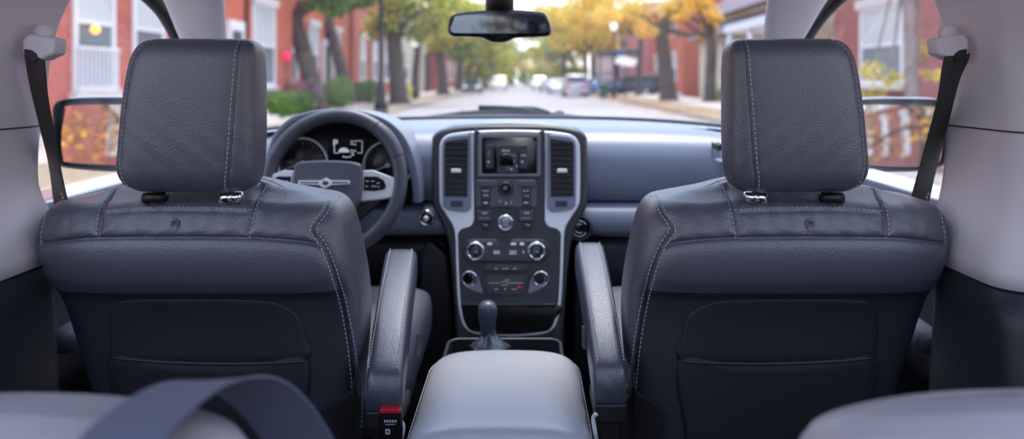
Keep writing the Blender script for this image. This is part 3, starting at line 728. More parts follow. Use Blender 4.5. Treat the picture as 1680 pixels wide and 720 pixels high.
# driver side: binnacle hood and instrument cluster
YI = 1.752
ho = smoothline([(436, 262), (446, 225), (470, 197), (505, 183), (550, 178), (595, 182), (635, 197), (662, 222), (679, 258), (688, 300), (690, 332)], 6)
hi = smoothline([(446, 266), (454, 232), (475, 207), (507, 193), (550, 188), (592, 192), (626, 208), (648, 230), (665, 260), (675, 300), (677, 332)], 6)
ho = [Vector((a, b, 0)) if False else (p.x, p.y) for p in [Vector((q[0], q[1], 0)) for q in ho] for a, b in [(0, 0)]]
hi = [(q[0], q[1]) for q in hi]
bm = NB(); R = []
for y, o_, in_ in ((1.72, 0, 1), (1.715, 0.3, 0.7), (1.72, 0, 0)): pass
yf, yb = 1.695, 1.90
n = len(ho); A = [P(*p, yf) for p in ho]; B = [P(*p, yf) for p in hi]
loop = []
for f in range(2):
    loop.append([bm.verts.new(p+Vector((0, (yb-yf)*f, -0.012*f))) for p in A]); loop.append([bm.verts.new(p+Vector((0, (yb-yf)*f, -0.006*f))) for p in B])
for i in range(n-1):
    face(bm, (loop[0][i], loop[0][i+1], loop[1][i+1], loop[1][i])); face(bm, (loop[0][i], loop[2][i], loop[2][i+1], loop[0][i+1]))
    face(bm, (loop[1][i], loop[1][i+1], loop[3][i+1], loop[3][i])); face(bm, (loop[2][i], loop[3][i], loop[3][i+1], loop[2][i+1]))
obj('binnacle_hood', bm, DPAD, dash, bevel=0.004)
bm = NB(); prism(bm, [P(a, b, YI+0.004) for a, b in [(444, 300), (444, 262), (452, 232), (474, 208), (507, 194), (550, 189), (592, 193), (626, 209), (648, 231), (664, 262), (676, 300), (678, 332), (444, 332)]], (0, 0.03, 0))
clu = obj('instrument_cluster', bm, BLK, dash)
def gauge(px, py, rp, needle):
    c = P(px, py, YI); R_ = rp*YI/F
    bm = NB(); lathe(bm, [(R_*0.95, -0.006), (R_*1.0, -0.004), (R_*1.0, 0.006), (R_*0.965, 0.010), (R_*0.93, 0.006), (R_*0.91, -0.002)], c, seg=48); g = obj('gauge_ring', bm, mat('ring_silver', (205, 208, 214), 0.3, metal=0.2), clu)
    bm = NB(); lathe(bm, [(R_*0.94, -0.006), (R_*0.94, 0.0), (R_*0.62, 0.0006), (R_*0.6, 0.003), (0.001, 0.003)], c, seg=48)
    obj('gauge_dial', bm, mat('dial_black', (16, 17, 20), 0.4), clu)
    bm = NB()
    for k in range(25):
        a = math.radians(225-270*k/24); big = k % 3 == 0; r0, r1 = R_*(0.70 if big else 0.78), R_*0.84
        d = Vector((math.cos(a), 0, math.sin(a))); q = Vector((-math.sin(a), 0, math.cos(a)))*0.0006
        prism(bm, [c+d*r0-q+Vector((0, -0.004, 0)), c+d*r0+q+Vector((0, -0.004, 0)), c+d*r1+q+Vector((0, -0.004, 0)), c+d*r1-q+Vector((0, -0.004, 0))], (0, 0.001, 0))
    a = math.radians(needle)
    d = Vector((math.cos(a), 0, math.sin(a))); q = Vector((-math.sin(a), 0, math.cos(a)))
    obj('gauge_ticks', bm, mat('tick_grey', (120, 125, 135), 0.5), clu, smooth=False)
    bm = NB(); prism(bm, [c-q*0.0022+Vector((0, -0.006, 0)), c+q*0.0022+Vector((0, -0.006, 0)), c+d*R_*0.8+q*0.0008+Vector((0, -0.006, 0)), c+d*R_*0.8-q*0.0008+Vector((0, -0.006, 0))], (0, 0.001, 0))
    lathe(bm, [(0.006, -0.002), (0.006, 0.008), (0.001, 0.009)], c, seg=20); obj('gauge_needle', bm, MARK, clu)
gauge(497, 267, 42, 200); gauge(637, 271, 41, 202)
bm = NB(); prism(bm, [P(a, b, YI) for a, b in rrect(538, 226, 603, 266, 3)], (0, 0.01, 0)); dsp = obj('trip_display', bm, BLKG, clu, bevel=0.001)
# display marks: a P, a half-round dial and readouts
bm = NB(); yD = YI-0.0012
def seg_(x0, y0, x1, y1, w=1.3):
    a, b = P(x0, y0, yD), P(x1, y1, yD); t = (b-a); n = Vector((-t.z, 0, t.x)).normalized()*(w*YI/F/2); prism(bm, [a-n, a+n, b+n, b-n], (0, 0.001, 0))
seg_(548, 229, 548, 240, 2.2); seg_(548, 230, 553, 230, 1.6); seg_(553, 230, 553, 235, 1.8); seg_(548, 235, 553, 235, 1.5); seg_(548.5, 241, 548.5, 251, 1.2)
prism(bm, [P(564+9*math.cos(a*PI/10), 250-8*math.sin(a*PI/10), yD) for a in range(11)], (0, 0.001, 0))
for x, y in ((577, 232), (583, 231.5), (577, 236), (582, 237), (577, 247), (582, 247.5), (578, 251), (564, 257), (569, 258), (574, 257), (579, 254)): seg_(x-2, y, x+2, y, 1.8)
seg_(586, 231, 594, 231, 1); seg_(594, 231, 594, 251, 1); seg_(586, 251, 594, 251, 1); seg_(549, 251, 556, 251, 1)
obj('display_readout', bm, LED, dsp, smooth=False)
# ignition knob right of the wheel
c = P(700, 357, 1.742)
bm = NB(); lathe(bm, [(0.0195, -0.006), (0.0195, 0.004), (0.0165, 0.007), (0.0145, 0.003)], c, seg=32); ig = obj('ignition_switch', bm, CHR, dash)
bm = NB(); lathe(bm, [(0.0145, -0.004), (0.0145, 0.004), (0.011, 0.012), (0.001, 0.012)], c, seg=32); obj('switch_body', bm, BLKG, ig)
bm = NB(); lathe(bm, [(0.007, 0.0), (0.007, 0.017), (0.004, 0.019), (0.0005, 0.019)], c, seg=20); obj('switch_cap', bm, SIL, ig)
# round air outlet right of the stack
c = P(950, 374, 1.735)
bm = NB(); lathe(bm, [(0.034, -0.02), (0.034, 0.0), (0.031, 0.006), (0.027, 0.006), (0.025, -0.004)], c, seg=40); ro = obj('round_outlet', bm, DARK, dash)
bm = NB(); lathe(bm, [(0.025, -0.01), (0.025, 0.0), (0.018, 0.006), (0.001, 0.008)], c, seg=40); obj('outlet_barrel', bm, BLKG, ro)
bm = NB()
for rr, a0, a1 in ((0.0195, 200, 330), (0.0195, 30, 130), (0.011, 60, 300)):
    tube(bm, [c+Vector((rr*math.cos(math.radians(a0+(a1-a0)*k/12)), -0.007, rr*math.sin(math.radians(a0+(a1-a0)*k/12)))) for k in range(13)], 0.0013, 6)
obj('outlet_vanes', bm, CHR, ro)

# ---------------------------------------------------------------- centre stack
stk = empty('centre_stack', (X0, 1.75, 0.45), 'silver-framed centre stack with vents, buttons and radio between the wheel and glove box', 'centre stack')
def YS(py): return 1.790-(py-210)*0.155/340
def S(px, py, d=0.0):
    p = P(px, py, YS(py)); p.y -= d; return p
def sprism(name, pts, d0, d1, m, parent, bevel=0.0015, seg=2, sub_=None, label=None, smooth=True):
    bm = NB(); a = [S(x, y, d1) for x, y in pts]; prism(bm, a, (0, d1-d0, 0)); return obj(name, bm, m, parent, bevel=bevel, seg=seg, label=label, smooth=smooth)
def mirror_(pts): return [(1671-x, y) for x, y in pts]
def sym(half): return half+[(1672-x, y) for x, y in half[::-1]]
def sl(pts, n=5): return [(p.x, p.y) for p in smoothline([Vector((a, b, 0)) for a, b in pts], n)]
# housing behind everything, flared to the floor
half = sl([(836, 205), (770, 206), (728, 212), (711, 222), (708, 240), (708, 330), (716, 352), (728, 378), (736, 410), (742, 470), (746, 540), (748, 600), (748, 720)])
bm = NB(); a = [S(x, y, -0.002) for x, y in half]+[S(1672-x, y, -0.002) for x, y in half[::-1]]; prism(bm, a, (0, 0.16, 0)); obj('housing', bm, DARK, stk, bevel=0.012, seg=4, angle=50)
bm = NB(); pr = [(700, 395), (712, 400), (735, 420), (742, 500), (748, 720), (690, 720), (690, 500), (688, 420)]
prism(bm, [P(x, y, 1.76) for x, y in pr], (0, 0.2, 0)); obj('side_cheek', bm, DARK, stk, bevel=0.01)
bm = NB(); prism(bm, [P(1672-x+10, y, 1.76) for x, y in pr], (0, 0.2, 0)); obj('side_cheek', bm, DARK, stk, bevel=0.01)
# silver frame
hb = sl([(836, 213), (790, 214), (748, 218), (731, 223), (723, 234), (721, 250), (721, 320), (724, 338), (735, 356), (744, 372), (747, 392), (748, 430), (751, 490), (756, 522), (764, 538), (778, 546), (805, 549.5), (836, 551)])
sprism('silver_frame', sym(hb)[:-1], 0.0, 0.008, SIL, stk, 0.003, 3)
# vents
VL = [(733, 228), (740, 224), (768, 221), (773, 224), (774, 330), (771, 342), (764, 346), (738, 343), (730, 338), (727, 328), (727, 240)]
def vent(pts, mir, label):
    f = mirror_ if mir else (lambda q: q)
    v = sprism('air_vent', f(sl(pts+[pts[0]], 3)[:-1]), 0.006, 0.013, mat('vent_bezel', (110, 118, 138), 0.35, metal=0.3), stk, 0.002, label=label)
    inner = [(732, 231), (767, 226), (769, 229), (768, 322), (730, 321), (730, 240)]
    sprism('vent_cavity', f(inner), 0.008, 0.0138, BLK, v, 0.001)
    bm = NB()
    for k in range(10):
        y = 233.5+k*9.0; x0, x1 = (1671-767, 1671-732) if mir else (732, 767)
        a, b = S(x0, y, 0.0195), S(x1, y, 0.0195); w = Vector((0, 0.012, -0.006)); t = Vector((0, 0.0006, 0.0016))
        for q in (0,):
            vs = [bm.verts.new(p) for p in (a, b, b+w, a+w, a+t, b+t, b+w+t, a+w+t)]
            for ff in ((0,1,2,3), (4,7,6,5), (0,4,5,1), (1,5,6,2), (2,6,7,3), (3,7,4,0)): face(bm, [vs[i] for i in ff])
    obj('vent_slats', bm, mat('slat_grey', (46, 50, 60), 0.4), v, smooth=False)
    sprism('vent_tab', f([(742, 275), (757, 275), (758, 281), (741, 281)]), 0.018, 0.024, SIL, v, 0.001)
    sprism('vent_wheel', f([(741, 328), (760, 328), (760, 337), (741, 337)]), 0.012, 0.016, DARK, v, 0.001)
vent(VL, False, 'left vent'); vent(VL, True, 'right vent')
# central dark fascia and lower fascia
cf = [(777, 217), (836, 215), (895-1, 217)]
half = [(836, 216), (790, 217), (778, 220), (778, 345), (777, 362), (771, 370), (758, 374), (752, 382), (752, 392), (753, 430), (756, 488), (761, 518), (769, 534), (783, 541), (808, 545), (836, 546)]
sprism('fascia', sym(sl(half, 3))[:-1], 0.002, 0.0115, mat('fascia_grey', (38, 40, 47), 0.45), stk, 0.002)
# screen recess
SO = [(788, 222), (882, 222), (878, 286), (792, 286)]
bm = NB(); o_ = [S(x, y, 0.016) for x, y in rrect(785, 219, 887, 288, 3, 3)]; i_ = [S(x, y, 0.016) for x, y in rrect(791, 225, 881, 284, 2, 3)]
ringprism(bm, o_, i_, (0, 0.008, 0)); scr = obj('screen_surround', bm, mat('surround_grey', (92, 100, 112), 0.5), stk, bevel=0.001)
sprism('screen_recess', rrect(791, 225, 881, 284, 2, 3), 0.008, 0.0125, BLK, scr, 0.0)
for x0 in (797, 852):
    b = sprism('button_column', rrect(x0, 237, x0+13, 275, 3, 3), 0.012, 0.0175, DARK, scr, 0.001)
    bm = NB()
    if x0 == 797:
        tube(bm, [S(804+2*math.cos(t), 251+4*math.sin(t), 0.0182) for t in [PI*0.6+k*0.35 for k in range(10)]], 0.0006, 6)
    else:
        for q in range(3): prism(bm, [S(855+q*3, 252, 0.018), S(857+q*3, 252, 0.018), S(857+q*3, 255, 0.018), S(855+q*3, 255, 0.018)], (0, 0.0006, 0))
    prism(bm, [S(x0+5+2*math.cos(t), 264+2*math.sin(t), 0.018) for t in [k*PI/4 for k in range(8)]], (0, 0.0006, 0)); obj('button_marks', bm, MARK, b, smooth=False)
un = sprism('screen_unit', rrect(816, 237, 850, 283, 2, 3), 0.012, 0.0165, DARK, scr, 0.001)
sprism('screen_glass', rrect(820, 251, 843, 270, 1, 2), 0.0165, 0.0172, BLKG, un, 0.0)
bm = NB()
for q in range(4): prism(bm, [S(824+q*3.3, 244.5, 0.0172), S(826.4+q*3.3, 244.5, 0.0172), S(826.4+q*3.3, 247.5, 0.0172), S(824+q*3.3, 247.5, 0.0172)], (0, 0.0006, 0))
for x, y, r_ in ((844, 254, 1.4), (843, 263, 1.6), (848, 271, 1.5), (839, 276, 2.0), (833, 274, 1.0)): prism(bm, [S(x+r_*math.cos(t), y+r_*math.sin(t), 0.0172) for t in [k*PI/4 for k in range(8)]], (0, 0.0006, 0))
obj('unit_marks', bm, MARK, un, smooth=False)
# middle switch field
FASC = mat('button_grey', (62, 66, 76), 0.4)
def btn(name, x0, y0, x1, y1, d, m=FASC, r=2.5, marks=None, bevel=0.0015, parent=None):
    b = sprism(name, rrect(x0, y0, x1, y1, r, 3), 0.010, d, m, parent or stk, bevel)
    if marks:
        bm = NB()
        for (mx, my, mw, mh) in marks: prism(bm, [S(mx, my, d+0.0003), S(mx+mw, my, d+0.0003), S(mx+mw, my+mh, d+0.0003), S(mx, my+mh, d+0.0003)], (0, 0.0008, 0))
        obj('button_marks', bm, MARK, b, smooth=False)
    return b
sf = sprism('switch_field', rrect(781, 293, 880, 338, 5, 4), 0.010, 0.014, mat('field_grey', (74, 78, 88), 0.45), stk, 0.0015)
btn('rocker_button', 784, 294, 813, 304, 0.019, parent=sf); btn('rocker_button', 849, 294, 878, 304, 0.019, parent=sf)
btn('toggle_button', 790, 307, 805, 336, 0.018, BLK, marks=[(792, 310, 3, 2), (796, 310, 2, 3), (799.5, 310, 3, 2), (794, 317, 3, 3), (799, 317, 2.4, 3), (794, 329, 7, 3)], parent=sf)
btn('toggle_button', 857, 307, 870, 336, 0.018, BLK, marks=[(859, 310, 3, 2.5), (864, 310, 3, 2), (860, 318, 3, 1.5), (865, 318, 2, 3), (859, 329, 8, 2.5)], parent=sf)
btn('hazard_button', 815, 325, 842, 337, 0.018, FASC, marks=[(818, 328, 6, 1), (829, 329, 3, 4), (838, 328, 1.5, 4)], parent=sf)
def knob(name, px, py, rp, m_ring, m_face, depth=0.012, par=None, marks=True):
    c = S(px, py, 0.012); R_ = rp*1.72/F
    bm = NB(); lathe(bm, [(R_, -0.003), (R_, depth*0.7), (R_*0.90, depth), (R_*0.72, depth), (R_*0.68, depth*0.7)], c, seg=36); k = obj(name, bm, m_ring, par or stk)
    bm = NB(); lathe(bm, [(R_*0.70, 0), (R_*0.70, depth*0.75), (R_*0.4, depth*0.85), (0.0005, depth*0.85)], c, seg=36); obj('knob_face', bm, m_face, k)
    if marks:
        bm = NB(); yy = -depth*0.88
        tube(bm, [c+Vector((R_*0.4*math.cos(t), yy, R_*0.4*math.sin(t))) for t in [0.6+k_*0.4 for k_ in range(10)]], 0.0007, 6)
        prism(bm, [c+Vector((x*R_, yy-0.0004, z*R_)) for x, z in ((-0.2, -0.12), (0.25, -0.12), (0.25, 0.1), (-0.2, 0.1))], (0, 0.0006, 0)); obj('knob_marks', bm, MARK, k)
    return k
btn('knob_plinth', 817, 294, 843, 319, 0.016, DARK, r=8); knob('tuning_knob', 830, 306.5, 10.5, DARK, BLKG, 0.014)
for x0 in (783, 851):
    btn('memory_button', x0, 344, x0+24, 361, 0.018, mat('btn_dark', (40, 43, 52), 0.4), marks=[(x0+9, 346, 3, 2.5), (x0+13, 346, 4, 2.5), (x0+3, 355, 18, 0.6)])
    btn('memory_button', x0+8, 363, x0+21, 374, 0.016, BLK, marks=[(x0+11, 365, 3, 2), (x0+15, 366, 3, 2)])
knob('volume_knob', 829.5, 362.5, 13.5, CHR, mat('knob_silver', (170, 175, 190), 0.25, metal=0.6), 0.014)
# radio pod
rad = sprism('radio', rrect(760, 390, 901, 427, 17, 8), 0.010, 0.018, DARK, stk, 0.003, 3)
sprism('radio_face', rrect(764, 393, 897, 424, 14, 8), 0.016, 0.0195, BLKG, rad, 0.001)
for x in (781, 880): knob('radio_knob', x, 408, 15.5, CHR, mat('knob_dark', (70, 74, 84), 0.3, metal=0.5), 0.018, rad)
bt = sprism('radio_display', rrect(800, 402, 861, 420, 2, 3), 0.019, 0.0205, BLKG, rad, 0.0005)
bm = NB()
def mk(x, y, w, h, d): prism(bm, [S(x, y, d), S(x+w, y, d), S(x+w, y+h, d), S(x, y+h, d)], (0, 0.0006, 0))
for x in (811, 814.5, 818): mk(x, 408, 2.6, 0.8, 0.0209); mk(x, 412, 2.6, 0.8, 0.0209); mk(x, 408, 0.8, 4.5, 0.0209)
obj('display_digits', bm, LED, bt, smooth=False); bm = NB()
for x in (836, 840, 844): mk(x, 408, 2.6, 0.8, 0.0209); mk(x, 412.5, 2.6, 0.8, 0.0209); mk(x+1.8, 408, 0.8, 4.5, 0.0209)
mk(858, 408, 1.6, 3.5, 0.0209); obj('display_digits', bm, LED, bt, smooth=False)
for x0, x1 in ((800, 808), (812, 820), (838, 847), (853, 860)):
    sprism('radio_button', rrect(x0, 395, x1, 399, 1, 2), 0.018, 0.0215, SIL if x0 != 812 else FASC, rad, 0.0005)
# small control bar, climate panel, sockets
bar = sprism('control_bar', rrect(794, 431, 867, 442, 5, 4), 0.010, 0.019, DARK, stk, 0.002)
bm = NB()
for x, w in ((812, 5), (825, 3), (830, 4), (842, 6)): mk(x, 436, w, 1.8, 0.0194)
obj('button_marks', bm, MARK, bar, smooth=False)
cl = sprism('climate_panel', sl([(798, 448), (864, 448), (866, 452), (862, 472), (856, 479), (808, 479), (801, 472), (796, 452), (798, 448)], 3)[:-1], 0.010, 0.018, DARK, stk, 0.002)
sprism('climate_glass', [(801, 452), (861, 452), (857, 473), (805, 473)], 0.017, 0.0188, BLKG, cl, 0.0005)
bm = NB()
for x, y, w, h in ((802, 460, 18, 1), (822, 458, 9, 1), (832, 455, 1, 6), (834, 460, 24, 1), (812, 470, 6, 1.6), (828, 469, 2, 3), (840, 470, 8, 1.2), (829, 455, 7, 1), (822, 463, 12, 0.8)): mk(x, y, w, h, 0.0192)
obj('panel_marks', bm, MARK, cl, smooth=False)
sprism('red_marker', [(849, 466), (856, 466), (855, 471), (848, 471)], 0.0188, 0.0196, RED, cl, 0.0)
for sx, x0 in ((1, 771), (-1, 887)):
    c = S(x0, 454, 0.012)
    sprism('socket_plate', sl([(x0-13*sx, 455), (x0-9*sx, 465), (x0, 471), (x0+12*sx, 476), (x0+21*sx, 478), (x0+19*sx, 468), (x0+13*sx, 450), (x0, 445), (x0-13*sx, 455)], 3)[:-1], 0.010, 0.014, mat('plate_grey', (112, 116, 130), 0.4, metal=0.3), stk, 0.001)
    bm = NB(); lathe(bm, [(0.0195, -0.002), (0.0195, 0.006), (0.0175, 0.009), (0.0160, 0.009), (0.0150, 0.004)], c, seg=32); k = obj('power_socket', bm, CHR, stk)
    bm = NB(); lathe(bm, [(0.0155, 0.0), (0.0155, 0.005), (0.009, 0.007), (0.001, 0.007)], c, seg=32); obj('socket_cap', bm, BLKG if sx > 0 else DARK, k)
    bm = NB(); tube(bm, [c+Vector((0.011*math.cos(t), -0.0075, 0.011*math.sin(t))) for t in [-1.2+0.25*q for q in range(9)]], 0.001, 6); obj('socket_glint', bm, SIL, k)
# storage bin: niche drawn as a flat plate, its shade painted black
bin_ = sprism('storage_bin', sl([(757, 497), (912, 497), (910, 520), (903, 535), (890, 541), (836, 545), (783, 541), (769, 535), (761, 520), (757, 497)], 4)[:-1], 0.004, 0.0125, mat('niche_shade', (8, 8, 9), 0.7), stk, 0.0)
bm = NB(); tube(bm, [S(757+155*k/20, 497-0.02*0, 0.013) for k in range(21)], 0.0025, 8); obj('bin_lip', bm, DARK, bin_)

# ---------------------------------------------------------------- steering wheel
YW = 1.60; wc = P(548, 298, YW)
sw = empty('steering_wheel', wc, 'dark leather steering wheel with silver spokes and winged hub emblem', 'steering wheel')
TL = math.radians(18)
def Wp(px, py, d=0.0):                        # point on the wheel's tilted plane
    x = (px-548)*YW/F; v = -(py-298)*YW/F/math.cos(TL)*0.985
    return wc+Vector((x, v*math.sin(TL)-d*math.cos(TL), v*math.cos(TL)+d*math.sin(TL)))
bm = NB(); RR = 109*YW/F; pts = []; rad_ = []
ax = Vector((1, 0, 0)); ay = Vector((0, math.sin(TL), math.cos(TL)))
for k in range(96):
    t = 2*PI*k/96; pts.append(wc+ax*RR*math.cos(t)+ay*RR*1.03*math.sin(t))
    g = abs(math.sin(t)); rad_.append(0.0165+0.0015*math.exp(-((abs(math.cos(t))-0.75)/0.15)**2))
rings = []
for k in range(97):
    t = 2*PI*k/96; p = pts[k % 96]; o = (ax*math.cos(t)+ay*math.sin(t)); nn = ax.cross(ay); r_ = rad_[k % 96]
    rings.append([p+o*math.cos(a)*r_+nn*math.sin(a)*r_*0.95 for a in [2*PI*q/20 for q in range(20)]])
loft(bm, rings, caps=False); rim = obj('rim', bm, mat('wheel_leather', (62, 66, 76), 0.42, bump=('grain', 700, 0.25, 0.0008)), sw)
bm = NB()
for t in (0.38, 0.95, PI-0.38, PI-0.95, -0.75, PI+0.75):
    p = wc+ax*RR*math.cos(t)+ay*RR*1.03*math.sin(t); o = (ax*math.cos(t)+ay*math.sin(t)); nn = ax.cross(ay)
    tube(bm, [p+o*math.cos(a)*0.0172+nn*math.sin(a)*0.0168 for a in [2*PI*q/20 for q in range(20)]], 0.0008, 5, closed=True)
obj('rim_seams', bm, BLK, rim)
def wprism(name, pts, d0, d1, m, parent=sw, bevel=0.003, seg=3):
    bm = NB(); a = [Wp(x, y, d1) for x, y in pts]; e = Wp(0, 0, d0)-Wp(0, 0, d1); prism(bm, a, e); return obj(name, bm, m, parent, bevel=bevel, seg=seg)
hub = wprism('airbag_cover', sl([(483, 277), (487, 270), (500, 267), (535, 265.5), (570, 267), (590, 271), (596, 280), (597, 322), (590, 340), (578, 356), (564, 370), (545, 382), (525, 376), (505, 362), (492, 345), (484, 322), (483, 277)], 4)[:-1], -0.012, 0.020, mat('hub_pad', (70, 75, 88), 0.45, bump=('noise', 600, 0.3, 0.0008)), bevel=0.010, seg=5)
for mir in (0, 1):
    f = (lambda q: [(1078-x, y) for x, y in q]) if mir else (lambda q: q)
    sp_ = wprism('side_spoke', f([(594, 281), (612, 280), (632, 287), (652, 294), (660, 300), (658, 318), (648, 324), (620, 328), (594, 330)]), -0.006, 0.010, SIL, bevel=0.004)
    pod = wprism('switch_pod', f([(599, 291), (620, 291), (631, 297), (635, 305), (634, 311), (618, 314), (599, 313)]), 0.008, 0.0125, BLKG, sp_, bevel=0.001)
    bm = NB()
    for x, y, w_ in ((602, 298, 5), (611, 298, 5), (620, 301, 5), (602, 306, 4), (612, 306, 8), (622, 307, 3)):
        q = f([(x, y), (x+w_, y), (x+w_, y+1.6), (x, y+1.6)]); e = Wp(0, 0, 0)-Wp(0, 0, 0.0008); prism(bm, [Wp(a, b, 0.0133) for a, b in q], e)
    obj('switch_marks', bm, MARK, pod, smooth=False)
    wprism('lower_spoke', f([(566, 366), (582, 352), (588, 368), (602, 398), (592, 408), (578, 402)]), -0.004, 0.008, SIL, bevel=0.003)
wprism('spoke_backing', [(470, 285), (625, 285), (625, 330), (590, 360), (560, 395), (536, 395), (500, 360), (470, 330)], -0.02, -0.006, BLK, bevel=0.004)
# winged emblem
em = wprism('emblem', [(495, 299), (530, 299), (534, 297), (539, 294.5), (544, 297), (548, 299), (578, 299), (578, 305), (549, 306), (544, 309), (539, 311), (533, 309), (529, 306), (495, 305)], 0.019, 0.0245, mat('emblem_silver', (215, 218, 224), 0.35, metal=0.4), hub, bevel=0.0006)
wprism('emblem_inlay', [(498, 300.8), (528, 300.8), (528, 303.6), (498, 303.2)], 0.0245, 0.0249, mat('inlay_dark', (60, 64, 78), 0.4), em, bevel=0)
wprism('emblem_inlay', [(550, 300.8), (575, 300.8), (575, 303.2), (550, 303.6)], 0.0245, 0.0249, MATS['inlay_dark'], em, bevel=0)
lw = [(539+5*math.cos(t), 302.5+4*math.sin(t)) for t in [k*PI/6 for k in range(12)]]; wprism('emblem_centre', lw, 0.0245, 0.0249, MATS['inlay_dark'], em, bevel=0)
bm = NB(); tube(bm, [wc+Vector((0, 0.015, 0)), wc+Vector((0, 0.20, -0.07))], [0.04, 0.05], 20); obj('column_shroud', bm, BLK, sw)

# ---------------------------------------------------------------- interior mirror
YM = 1.60
rm = empty('rear_view_mirror', P(820, 40, YM), 'black rear view mirror hanging from the top of the windscreen', 'mirror')
mo = sl([(738, 33), (742, 25), (752, 21.5), (785, 17.5), (820, 15.5), (855, 16.5), (888, 20), (896, 26), (902, 42), (902.5, 54), (897, 59), (880, 60.5), (846, 62), (836, 66), (826, 69), (811, 69), (800, 66), (790, 61.5), (765, 60), (745, 59.5), (737, 54), (736, 44), (738, 33)], 4)[:-1]
bm = NB(); A = [P(x, y, YM) for x, y in mo]; cm = P(820, 40, YM); R = []
for f, dy in ((1.0, 0.0), (1.02, 0.008), (1.0, 0.02), (0.85, 0.034), (0.5, 0.042), (0.1, 0.044)): R.append([cm+(p-cm)*f+Vector((0, dy, 0)) for p in A])
R.insert(0, [cm+(p-cm)*0.975+Vector((0, -0.004, 0)) for p in A]); loft(bm, R); mh = obj('mirror_housing', bm, BLKG, rm)
mg = sl([(746, 32), (749, 28), (770, 25.5), (800, 23.5), (840, 23), (870, 24), (890, 26.5), (894, 32), (898, 48), (896, 53), (880, 55), (800, 55.3), (750, 55), (742, 53), (741, 46), (746, 32)], 4)[:-1]
bm = NB(); prism(bm, [P(x, y, YM)+Vector((0, -0.0055-0.0*y, 0)) for x, y in mg], (0, 0.003, 0))
bmesh.ops.rotate(bm, verts=bm.verts, cent=cm, matrix=Matrix.Rotation(math.radians(0.7), 3, 'X')@Matrix.Rotation(math.radians(5), 3, 'Z'))
bmesh.ops.translate(bm, verts=bm.verts, vec=(0, -0.009, 0))
obj('mirror_glass', bm, MIRT, rm, smooth=False)
bm = NB(); tube(bm, [P(819, 20, YM)+Vector((0, 0.03, 0)), P(819, -10, YM)+Vector((0, 0.03, 0)), P(819, -60, YM)+Vector((0, -0.02, 0))], 0.033, 20); obj('mount_stalk', bm, BLK, rm)
# ---------------------------------------------------------------- door mirrors
def door_mirror(pts, gl, Y, ang, tiltx, label, arm):
    n_ = len(pts); c = P(sum(p[0] for p in pts)/n_, sum(p[1] for p in pts)/n_, Y)
    r = empty('door_mirror', c, label, 'mirror'); A = [P(x, y, Y) for x, y in sl(pts+[pts[0]], 5)[:-1]]
    bm = NB(); R = []
    for f, dy in ((0.93, 0.012), (0.935, -0.002), (0.965, -0.010), (1.0, -0.004), (1.012, 0.03)): R.append([c+(p-c)*f+Vector((0, dy, 0)) for p in A])
    loft(bm, R, caps=False); obj('mirror_bezel', bm, BLK, r)
    bm = NB(); R = []
    for f, dy in ((1.0, 0.026), (1.035, 0.03), (1.03, 0.05), (0.9, 0.09), (0.6, 0.115), (0.2, 0.125)): R.append([c+(p-c)*f+Vector((0, dy, 0)) for p in A])
    loft(bm, R); obj('mirror_shell', bm, BODY, r)
    bm = NB(); G = [c+(P(x, y, Y)-c) for x, y in sl(gl+[gl[0]], 5)[:-1]]; prism(bm, [p+Vector((0, 0.004, 0)) for p in G], (0, 0.003, 0))
    bmesh.ops.rotate(bm, verts=bm.verts, cent=c, matrix=Matrix.Rotation(ang, 3, 'Z')@Matrix.Rotation(tiltx, 3, 'X')); bmesh.ops.translate(bm, verts=bm.verts, vec=(0, 0.006, 0))
    obj('mirror_glass', bm, MIR, r, smooth=False)
    bm = NB(); prism(bm, [p+Vector((0, 0.03, 0)) for p in [c+(q-c)*0.99 for q in A]], (0, 0.006, 0)); obj('mirror_backing', bm, BLK, r)
    bm = NB(); tube(bm, [c+Vector((0, 0.05, -0.05)), Vector((arm, c.y+0.05, 1.17))], [0.03, 0.035], 14); obj('mirror_arm', bm, BODY, r)
door_mirror([(88, 178), (96, 166), (120, 161), (185, 160), (230, 162), (240, 180), (240, 262), (228, 280), (180, 281), (110, 275), (98, 266), (90, 230)],
            [(107, 180), (113, 173), (185, 172), (228, 174), (231, 185), (231, 260), (222, 270), (180, 271), (115, 266), (105, 258), (102, 220)], 1.78, math.radians(8), math.radians(-3), 'driver side door mirror outside the left window, warm trees in its glass', -0.90)
door_mirror([(1390, 180), (1400, 166), (1440, 162), (1500, 162), (1536, 163), (1550, 170), (1553, 200), (1550, 262), (1538, 274), (1500, 281), (1420, 279), (1392, 262)],
            [(1400, 185), (1424, 173), (1500, 173), (1534, 175), (1543, 182), (1545, 200), (1542, 258), (1532, 267), (1500, 274), (1428, 272), (1402, 262)], 1.78, math.radians(-8), math.radians(-3), 'passenger side door mirror outside the right window, partly behind the grey belt', 0.82)
# ---------------------------------------------------------------- wipers
def wiper(p0, p1, piv, label):
    r = empty('windscreen_wiper', P(*p0), label, 'wiper')
    bm = NB(); L = [P(*p0).lerp(P(*p1), k/14)+Vector((0, 0, 0.010*math.sin(k/14*PI))) for k in range(15)]; tube(bm, L, 0.006, 8, flat=1.5); obj('wiper_blade', bm, BLK, r)
    bm = NB(); mid = L[7]+Vector((0, 0.0, 0.018)); tube(bm, smoothline([P(*piv), (P(*piv)+mid)/2+Vector((0, 0, 0.010)), mid, L[9]+Vector((0, 0, 0.006))], 5), 0.0065, 8); obj('wiper_arm', bm, BLK, r)
    bm = NB(); lathe(bm, [(0.016, -0.01), (0.016, 0.012), (0.010, 0.018), (0.001, 0.019)], P(*piv), axis=(0, 0, 1), seg=16); obj('wiper_pivot', bm, BLK, r)
wiper((702, 194, 2.36), (868, 184, 2.42), (918, 190, 2.42), 'left windscreen wiper resting at the foot of the glass above the vents')
